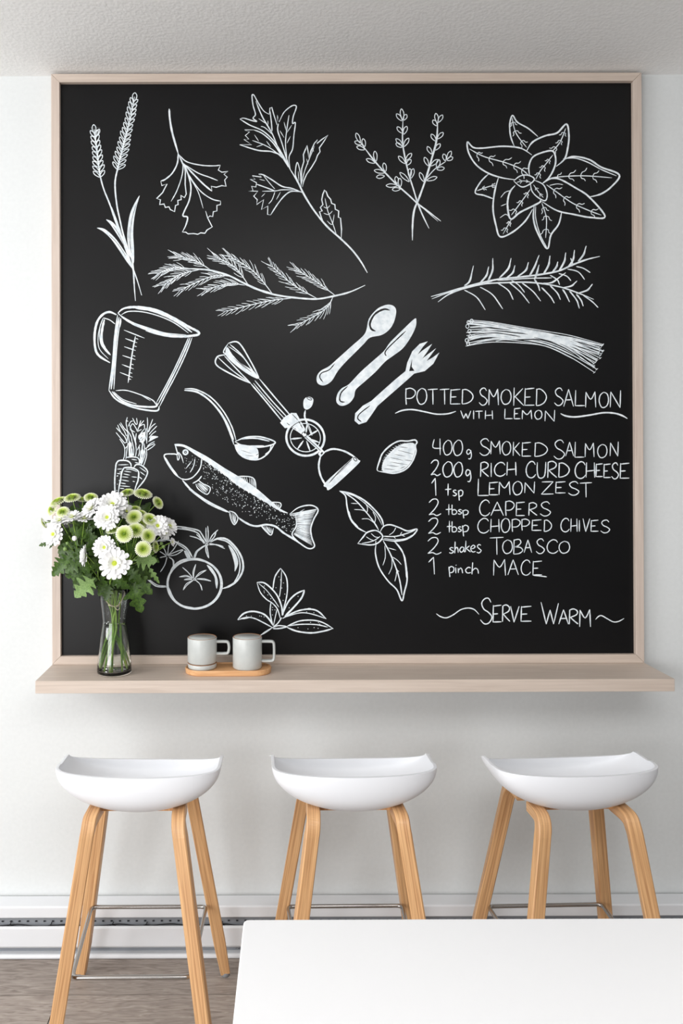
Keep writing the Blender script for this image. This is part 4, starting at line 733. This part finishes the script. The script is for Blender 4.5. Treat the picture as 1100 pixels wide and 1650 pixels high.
def mug(cx, z0, h, hh0, hh1, label):
    r = .0410; root = empty('mug', (cx, -.111, z0), label, 'mug', 'pale grey stoneware mugs on the tray')
    V, Fc = [], []
    lathe(V, Fc, [(0, 0), (r-.005, 0), (r-.002, .001), (r, .004), (r, h-.002), (r-.0006, h-.0006)], 56); meshobj('body', V, Fc, M_clay, root, True)
    V, Fc = [], []
    lathe(V, Fc, [(r-.0006, h-.0006), (r-.0012, h), (r-.0022, h), (r-.0028, h-.0008)], 56); V2 = V
    Fc = [f for f in Fc if len(f) == 4]; meshobj('rim', V, Fc, M_rim, root, True)
    V, Fc = [], []; lathe(V, Fc, [(r-.0028, h-.0008), (r-.003, h-.004), (r-.003, .008), (r-.008, .004), (0, .004)], 56); Fc = [f for f in Fc if len(f) == 4]; meshobj('inside', V, Fc, M_clay, root, True)
    # square loop handle
    x0, x1 = r-.003, r+.034; z_0, z_1 = hh0, hh1; P = [(x0, z_1), (x1-.012, z_1), (x1-.003, z_1-.002), (x1, z_1-.012), (x1, z_0+.012), (x1-.003, z_0+.002), (x1-.012, z_0), (x0, z_0)]
    S = catmull([Vector((a_, 0, b_)) for a_, b_ in P], 5); V, Fc = [], []
    prof = [(math.cos(k*PI/6)*.0040, math.sin(k*PI/6)*.0085) for k in range(12)]
    for i, p in enumerate(S):
        t = (S[min(i+1, len(S)-1)]-S[max(i-1, 0)]).normalized(); u = Vector((0, 1, 0)).cross(t)
        for a_, b_ in prof: V.append(tuple(p+u*a_+Vector((0, b_, 0))))
    for i in range(len(S)-1):
        for k in range(12): Fc.append((i*12+k, i*12+(k+1) % 12, (i+1)*12+(k+1) % 12, (i+1)*12+k))
    meshobj('handle', V, Fc, M_clay, root, True)
V, Fc = [], []; lathe(V, Fc, [(0, 0), (.034, 0), (.0385, .0015), (.0402, .005), (.0402, .0138), (.0396, .0146), (.037, .0146), (.0365, .0146), (0, .0146)], 56, (-.1735, -.111))
o = tag(meshobj('dish', [(x, y, z+TF) for x, y, z in V], Fc, M_clay, smooth=True), 'round pale grey dish stacked under the left mug on the tray', 'dish')
md = o.modifiers.new('es', 'EDGE_SPLIT'); md.split_angle = math.radians(50)
V, Fc = [], []; lathe(V, Fc, [(.0396, .0146), (.0405, .0150), (.0408, .0156), (.0400, .0160), (.037, .0160), (.037, .0146)], 56, (-.1735, -.111))
W(meshobj('rim', [(x, y, z+TF) for x, y, z in V], [f for f in Fc if len(f) == 4], M_rim, o, True))
mug(-.1735, TF+.0160, .9362-TF-.0160, .024, .0575, 'left pale grey mug with a tan rim and short square handle, on a dish')
mug(-.0468, TF, .9368-TF, .019, .0735, 'right pale grey mug with a tan rim and tall handle, standing straight on the tray')

# ------------------------------------------------------------------ vase with water
VX, VY = -.4190, -.118
vs = empty('glass_vase', (VX, VY, SZ), 'clear glass carafe vase half full of water, on the left end of the shelf', 'vase')
outer = [(0, 0), (.043, 0), (.0465, .002), (.0475, .007), (.0470, .030), (.0435, .070), (.0385, .110), (.0345, .132), (.0332, .143), (.0336, .152), (.0360, .175), (.0400, .210), (.0432, .2385), (.0436, .2400)]
inner = [(.0424, .2395), (.0385, .209), (.0346, .175), (.0322, .152), (.0318, .143), (.0331, .132), (.0371, .110), (.0421, .070), (.0455, .030), (.0455, .014), (.040, .0085), (0, .008)]
V, Fc = [], []; lathe(V, Fc, outer+inner, 64); Fc = [f for f in Fc if len(f) == 4]; meshobj('glass', V, Fc, M_glass, vs, True)
wl = [(0, .0085), (.0395, .009), (.0452, .0145), (.0451, .030), (.0417, .070), (.0367, .110), (.0327, .132), (.0315, .140), (0, .1395)]
V, Fc = [], []; lathe(V, Fc, wl, 64); meshobj('water', V, [f for f in Fc if len(f) == 4], M_water, vs, True)

# ------------------------------------------------------------------ chrysanthemums
def petal(V, Fc, az, z0, r0, ln, wd, pitch, cup=.25, curl=.3, rnd=random):
    n = 5; b = len(V); ca, sa = math.cos(az), math.sin(az); jl = ln*rnd.uniform(.9, 1.08); roll = rnd.uniform(-.15, .15)
    ws = (.35, .7, .95, 1.0, .62); ts = (0, .3, .6, .85, 1.0)
    x, z = r0, z0; a = pitch; last = 0
    for k in range(n):
        dt = (ts[k]-last)*jl; last = ts[k]; x += math.cos(a)*dt; z += math.sin(a)*dt; a += curl/n
        for m_ in (-1, 0, 1):
            w_ = wd*ws[k]*m_; zz = z+(abs(m_)*cup*wd*ws[k])+roll*w_; xx = x-(.12*wd if (k == n-1 and m_) else 0)
            V.append((xx*ca-w_*sa, xx*sa+w_*ca, zz))
    for k in range(n-1):
        for m_ in range(2): Fc.append((b+k*3+m_, b+k*3+m_+1, b+(k+1)*3+m_+1, b+(k+1)*3+m_))
def white_mesh(seed, full):
    rnd = random.Random(seed); V, Fc = [], []
    rings = [(18, .14, .86, .13, .05, .0), (17, .12, .78, .125, .28, .03), (15, .10, .62, .115, .55, .06), (12, .07, .45, .10, .85, .09)] if full else [(15, .13, .88, .15, .06, 0), (13, .11, .72, .14, .30, .03), (9, .08, .42, .11, .7, .06)]
    for n, r0, ln, wd, pt_, z0 in rings:
        ph = rnd.random()
        for k in range(n): petal(V, Fc, 2*PI*(k+ph+rnd.uniform(-.15, .15))/n, z0, r0, ln, wd, pt_+rnd.uniform(-.08, .08), .22, rnd.uniform(-.1, .3), rnd)
    return V, Fc
def button_mesh(seed):
    rnd = random.Random(seed); V, Fc = [], []
    for q in range(10):
        r0 = .66*(1-q/9.5)**.9+.03; n = max(8, int(9+r0*28)); z0 = .30*math.sqrt(max(0, 1-(r0/.8)**2)); ph = rnd.random()
        for k in range(n): petal(V, Fc, 2*PI*(k+ph)/n, z0, r0, .30-.012*q, .075, .12+q*.10, .25, -.35+.07*q, rnd)
    return V, Fc
def finish(name, V, Fc, m):
    me = bpy.data.meshes.new(name); me.from_pydata(V, [], Fc); me.update(); me.materials.append(m); me.polygons.foreach_set('use_smooth', [True]*len(me.polygons)); return me
PET_W = [finish('petals', *white_mesh(s_, s_ % 2 == 0), M_pw) for s_ in range(4)]
PET_G = [finish('petals', *button_mesh(s_), M_pg) for s_ in range(2)]
V, Fc = [], []; lathe(V, Fc, [(0, .20), (.08, .19), (.14, .14), (.16, .07), (.10, .0)], 12); CEN_W = finish('centre', V, Fc, M_cw)
V, Fc = [], []; lathe(V, Fc, [(0, .36), (.06, .40), (.12, .40), (.15, .34), (.15, .2)], 14); CEN_G = finish('centre', V, Fc, M_cg)
V, Fc = [], []; lathe(V, Fc, [(0, -.16), (.08, -.15), (.18, -.06), (.26, .03)], 12); CAL = finish('calyx', V, Fc, M_stem)
def leaf_mesh(seed):
    rnd = random.Random(seed); V, Fc = [], []; N_ = 21
    lob = [(0, .03), (.08, .04), (.15, .05), (.2, .16), (.25, .32), (.29, .36), (.33, .20), (.38, .13), (.43, .30), (.48, .45), (.53, .46), (.57, .27), (.62, .15), (.67, .28), (.72, .35), (.77, .27), (.82, .14), (.86, .19), (.91, .15), (.96, .08), (1.0, .0)]
    droop = rnd.uniform(.15, .5); fold = rnd.uniform(.15, .35)
    for i, (t, w_) in enumerate(lob):
        w_ *= .82
        zc = -droop*t*t
        for m_ in (-1, -.5, 0, .5, 1):
            ww = w_*m_*rnd.uniform(.9, 1.1); back = .0 if abs(m_) < 1 else .05*w_*6*(1 if w_ > .25 else 0)
            V.append((t+back*.25, ww, zc+abs(ww)*fold+math.sin(t*14+m_*2)*.012))
    for i in range(N_-1):
        for k in range(4): Fc.append((i*5+k, i*5+k+1, (i+1)*5+k+1, (i+1)*5+k))
    return V, Fc
LEAF = [finish('leaf', *leaf_mesh(s_), M_leaf) for s_ in range(5)]; LEAFB = [finish('leaf', *leaf_mesh(s_+9), M_leaf2) for s_ in range(2)]
FRND = random.Random(11)
NECK = Vector((VX, VY, .98))
def bpt(cx, cy, y): return pt(40+cx/4.23, 770+cy/4.23, y)
def head(parent, kind, pos, rad, nrm, label=None):
    nrm = Vector(nrm).normalized(); rot = nrm.to_track_quat('Z', 'Y').to_matrix().to_4x4() @ Matrix.Rotation(FRND.uniform(0, 6.28), 4, 'Z')
    me = FRND.choice(PET_W) if kind == 'w' else FRND.choice(PET_G)
    o = link(bpy.data.objects.new('flower_head', me), parent); o.matrix_local = Matrix.Translation(pos) @ rot @ Matrix.Scale(rad, 4)
    c = link(bpy.data.objects.new('centre', CEN_W if kind == 'w' else CEN_G), o); c = link(bpy.data.objects.new('calyx', CAL), o)
    return o
def leaf(parent, base, tip, wide=1.0, light=False, roll=None):
    base, tip = Vector(base), Vector(tip); dv = tip-base; L_ = dv.length
    X = dv.normalized(); up = Vector((0, -1, .25)) if roll is None else Vector(roll)
    Z = (up-X*up.dot(X)).normalized(); Y = Z.cross(X)
    m_ = Matrix(((X.x, Y.x, Z.x, base.x), (X.y, Y.y, Z.y, base.y), (X.z, Y.z, Z.z, base.z), (0, 0, 0, 1)))
    o = link(bpy.data.objects.new('leaf', FRND.choice(LEAFB if light else LEAF)), parent)
    o.matrix_local = m_ @ Matrix.Diagonal((L_, L_*wide, L_, 1))
def spray(label, heads, foot, via, buds=(), leaves=(), group='chrysanthemum sprays in the glass vase'):
    r = empty('chrysanthemum_spray', (0, 0, 0), label, 'flowers', group)
    foot = Vector((VX+foot[0], VY+foot[1], SZ+.011)); off = Vector((FRND.uniform(-.012, .012), FRND.uniform(-.012, .012), 0))
    via = Vector(via); nk = NECK+off
    tubeobj('stem', catmull([foot, foot.lerp(nk, .5)+Vector((0, 0, 0)), nk, nk.lerp(via, .45)+Vector((0, 0, .03)), via], 6), [.0026]*13+[.0022]*12, M_stem, r, 8)
    for (k, cx, cy, y, rd, nr) in heads:
        p = bpt(cx, cy, y); q = Vector(nr).normalized(); h_ = head(r, k, p, rd*.00047, nr)
        tubeobj('stalk', catmull([via, via.lerp(p, .5)-q*.012, p-q*rd*.00042*.12], 6), .0011, M_stem, r, 6)
    for (cx, cy, y, rd, light) in buds:
        p = bpt(cx, cy, y); V, Fc = [], []; R2 = rd*.00042
        lathe(V, Fc, [(0, -R2), (.7*R2, -.7*R2), (R2, 0), (.75*R2, .75*R2), (0, R2*1.05)], 12); o = meshobj('bud', [(a+p.x, b+p.y, c+p.z) for a, b, c in V], Fc, M_pw if light else M_leaf2, r, True)
        tubeobj('stalk', catmull([via, via.lerp(p, .5)+Vector((0, 0, -.006)), p], 5), .0009, M_stem, r, 6)
    for a, b, wd, lt in leaves: leaf(r, bpt(*a), bpt(*b), wd, lt)
spray('white chrysanthemums at the far left of the vase, four blooms spreading past the frame',
    [('w', 197, 385, -.17, 70, (-.35, -1, .25)), ('w', 240, 290, -.18, 62, (-.3, -.5, .9)), ('w', 322, 268, -.19, 64, (-.05, -.45, 1)), ('w', 405, 278, -.19, 60, (.1, -.35, 1)), ('w', 285, 285, -.165, 50, (-.1, -.6, .9))], (-.028, .01), bpt(375, 520, -.15),
    [(338, 413, -.20, 17, True), (290, 447, -.19, 12, False), (275, 485, -.18, 14, False)],
    [((330, 520, -.17), (195, 655, -.19), 1, False), ((300, 560, -.16), (165, 662, -.17), .9, False), ((420, 480, -.17), (250, 600, -.19), 1, False), ((430, 360, -.17), (300, 430, -.15), .9, False), ((180, 440, -.16), (90, 460, -.165), .6, False), ((210, 430, -.16), (165, 478, -.17), .5, False), ((400, 560, -.18), (270, 640, -.20), 1, False)])
spray('green button chrysanthemums at the upper left, a cluster of domed blooms above the white ones',
    [('g', 325, 145, -.15, 52, (-.1, -.5, 1)), ('g', 232, 172, -.14, 58, (-.4, -.4, 1)), ('g', 192, 218, -.15, 44, (-.8, -.9, .5)), ('g', 450, 140, -.14, 44, (.1, -.6, .8)), ('g', 260, 238, -.18, 42, (-.1, -.8, .7)), ('g', 395, 155, -.12, 38, (.1, -.3, 1)), ('g', 140, 306, -.15, 38, (-.9, -.1, -.5))], (-.02, -.02), bpt(380, 330, -.13),
    [(470, 165, -.13, 12, False)], [((330, 290, -.13), (320, 180, -.12), 1, False), ((400, 300, -.14), (400, 180, -.13), 1, False), ((350, 250, -.13), (440, 160, -.12), 1, False), ((200, 300, -.14), (150, 290, -.15), .4, False), ((480, 420, -.17), (380, 340, -.18), 1, False)])
spray('white chrysanthemums at the top middle, the largest blooms of the bunch',
    [('w', 598, 187, -.19, 90, (.05, -.8, .7)), ('w', 563, 272, -.23, 76, (-.05, -1, .35)), ('w', 455, 208, -.18, 66, (-.55, -.7, .7)), ('w', 690, 232, -.17, 56, (.5, -.7, .6)), ('w', 525, 172, -.16, 56, (-.3, -.4, 1))], (0, -.03), bpt(560, 480, -.15),
    [(488, 277, -.20, 22, True), (510, 285, -.19, 14, True)], [((500, 520, -.16), (430, 380, -.19), 1, False), ((620, 480, -.15), (640, 300, -.16), 1, False), ((560, 470, -.15), (500, 340, -.16), 1, False), ((490, 440, -.15), (350, 370, -.15), 1, False)])
spray('green button chrysanthemums standing highest at the top right, three small blooms',
    [('g', 700, 108, -.13, 46, (-.1, -.5, 1)), ('g', 803, 118, -.14, 58, (.25, -.5, 1)), ('g', 902, 172, -.13, 42, (.8, -.6, .5))], (.02, .02), bpt(720, 380, -.12), (),
    [((720, 300, -.12), (760, 160, -.13), 1, False), ((770, 300, -.12), (835, 175, -.13), 1, False), ((720, 260, -.11), (690, 160, -.12), .9, False), ((760, 280, -.14), (800, 210, -.15), 1.1, False)])
spray('green button chrysanthemums in the upper right middle, half behind the lower cluster',
    [('g', 745, 272, -.19, 50, (-.1, -1, .6)), ('g', 850, 288, -.18, 48, (.4, -.7, .7)), ('g', 785, 322, -.18, 46, (.2, -.7, .6)), ('g', 785, 250, -.17, 42, (.2, -.5, 1)), ('g', 745, 218, -.16, 40, (0, -.4, 1))], (.03, 0), bpt(720, 500, -.14), (),
    [((740, 560, -.15), (830, 560, -.16), 1, False), ((690, 520, -.16), (740, 420, -.17), 1, False), ((780, 470, -.14), (880, 400, -.14), .9, False)])
spray('green button chrysanthemums at the right centre, with dark green eyes facing the room',
    [('g', 600, 363, -.22, 42, (-.1, -.5, 1)), ('g', 680, 384, -.25, 52, (-.1, -1, .25)), ('g', 755, 363, -.22, 54, (.1, -.7, .6)), ('g', 838, 397, -.22, 46, (.5, -1, .3)), ('g', 808, 485, -.24, 48, (.1, -1, .2)), ('g', 884, 470, -.20, 38, (1, -.3, .1))], (.025, -.025), bpt(700, 600, -.17), [(945, 470, -.2, 12, False), (765, 400, -.2, 10, False), (688, 522, -.22, 12, False)],
    [((740, 560, -.19), (880, 560, -.21), 1.2, True), ((760, 580, -.18), (850, 690, -.19), 1, False), ((720, 640, -.17), (862, 790, -.19), .8, False), ((715, 660, -.17), (790, 925, -.18), .8, False), ((840, 600, -.18), (912, 718, -.19), .45, True), ((700, 620, -.19), (780, 700, -.21), 1, False), ((650, 560, -.18), (720, 640, -.2), 1, False)])
spray('two white chrysanthemums low in the middle front, right above the vase mouth',
    [('w', 545, 475, -.26, 68, (-.1, -1, .2)), ('w', 612, 582, -.27, 92, (.05, -1, .15))], (-.005, -.035), bpt(580, 720, -.18), (),
    [((580, 720, -.18), (545, 835, -.20), 1, False), ((570, 700, -.17), (500, 800, -.19), 1, False), ((590, 690, -.2), (700, 740, -.21), .9, False), ((520, 640, -.19), (450, 560, -.22), 1, False), ((600, 700, -.18), (560, 600, -.2), 1, False)])
spray('white chrysanthemums at the far right, reaching over the tomato drawing',
    [('w', 903, 328, -.18, 66, (.3, -.9, .4)), ('w', 985, 330, -.16, 58, (.8, -.5, .5)), ('w', 1003, 437, -.17, 27, (1, -.4, .2)), ('w', 925, 300, -.15, 52, (.3, -.5, .9)), ('w', 955, 372, -.16, 44, (.6, -.9, -.1))], (.035, .01), bpt(790, 560, -.14), [(930, 448, -.17, 12, False)],
    [((850, 520, -.14), (912, 575, -.15), .8, False), ((800, 560, -.14), (880, 480, -.15), .9, False), ((780, 600, -.14), (870, 650, -.16), .8, False)])
spray('single white chrysanthemum turned sideways, low on the left of the bunch',
    [('w', 415, 530, -.23, 64, (-1, -.42, .12))], (-.035, -.015), bpt(500, 680, -.17), [(395, 500, -.2, 8, False)],
    [((470, 640, -.18), (330, 740, -.21), 1, False), ((480, 680, -.19), (345, 795, -.23), 1.25, True), ((470, 620, -.17), (270, 655, -.19), 1, False), ((500, 690, -.19), (440, 700, -.2), 1, False), ((480, 600, -.17), (380, 620, -.2), 1, False), ((520, 620, -.19), (470, 480, -.21), 1, False)])
# filler foliage between the blooms belongs to the sprays around it
sprays = [o for o in bpy.data.objects if o.name.startswith('chrysanthemum_spray')]
for k in range(170):
    a = FRND.uniform(0, 2*PI); rr = math.sqrt(FRND.random()); cx = 535+rr*math.cos(a)*230; cy = 505+rr*math.sin(a)*190; y = -.10-FRND.random()*.075
    b = bpt(cx, cy, y); out = Vector((math.cos(a)*.7+FRND.uniform(-.5, .5), FRND.uniform(-.35, .15), -math.sin(a)*.6+FRND.uniform(-.6, .3))).normalized()
    leaf(sprays[k % len(sprays)], b, b+out*FRND.uniform(.034, .056), 1, False, (FRND.uniform(-.5, .5), -1, FRND.uniform(-.2, .9)))
# raffia tie round the stems in the vase neck
P = [(VX+.0155*math.cos(t), VY+.0155*math.sin(t), 1.027+.002*math.sin(2*t)) for t in [k*2*PI/14 for k in range(14)]]
tw = tubeobj('raffia_tie', catmull(P, 3, True)[:-1], .0016, M_twine, None, 6, True)
tag(tw, 'thin pale raffia tie looped round the stems inside the vase mouth', 'tie')
V, Fc = [], []
tube(V, Fc, catmull([(VX+.006, VY-.0155, 1.027), (VX+.018, VY-.022, 1.033), (VX+.030, VY-.020, 1.055), (VX+.036, VY-.014, 1.078)], 5), .0011, 6)
tube(V, Fc, catmull([(VX-.004, VY-.0155, 1.027), (VX-.016, VY-.022, 1.040), (VX-.028, VY-.022, 1.060)], 5), .0011, 6)
tube(V, Fc, catmull([(VX+.004, VY-.0165, 1.026), (VX+.013, VY-.022, 1.018), (VX+.020, VY-.020, 1.022)], 5), .0012, 6)
meshobj('loose_end', V, Fc, M_twine, tw, True)
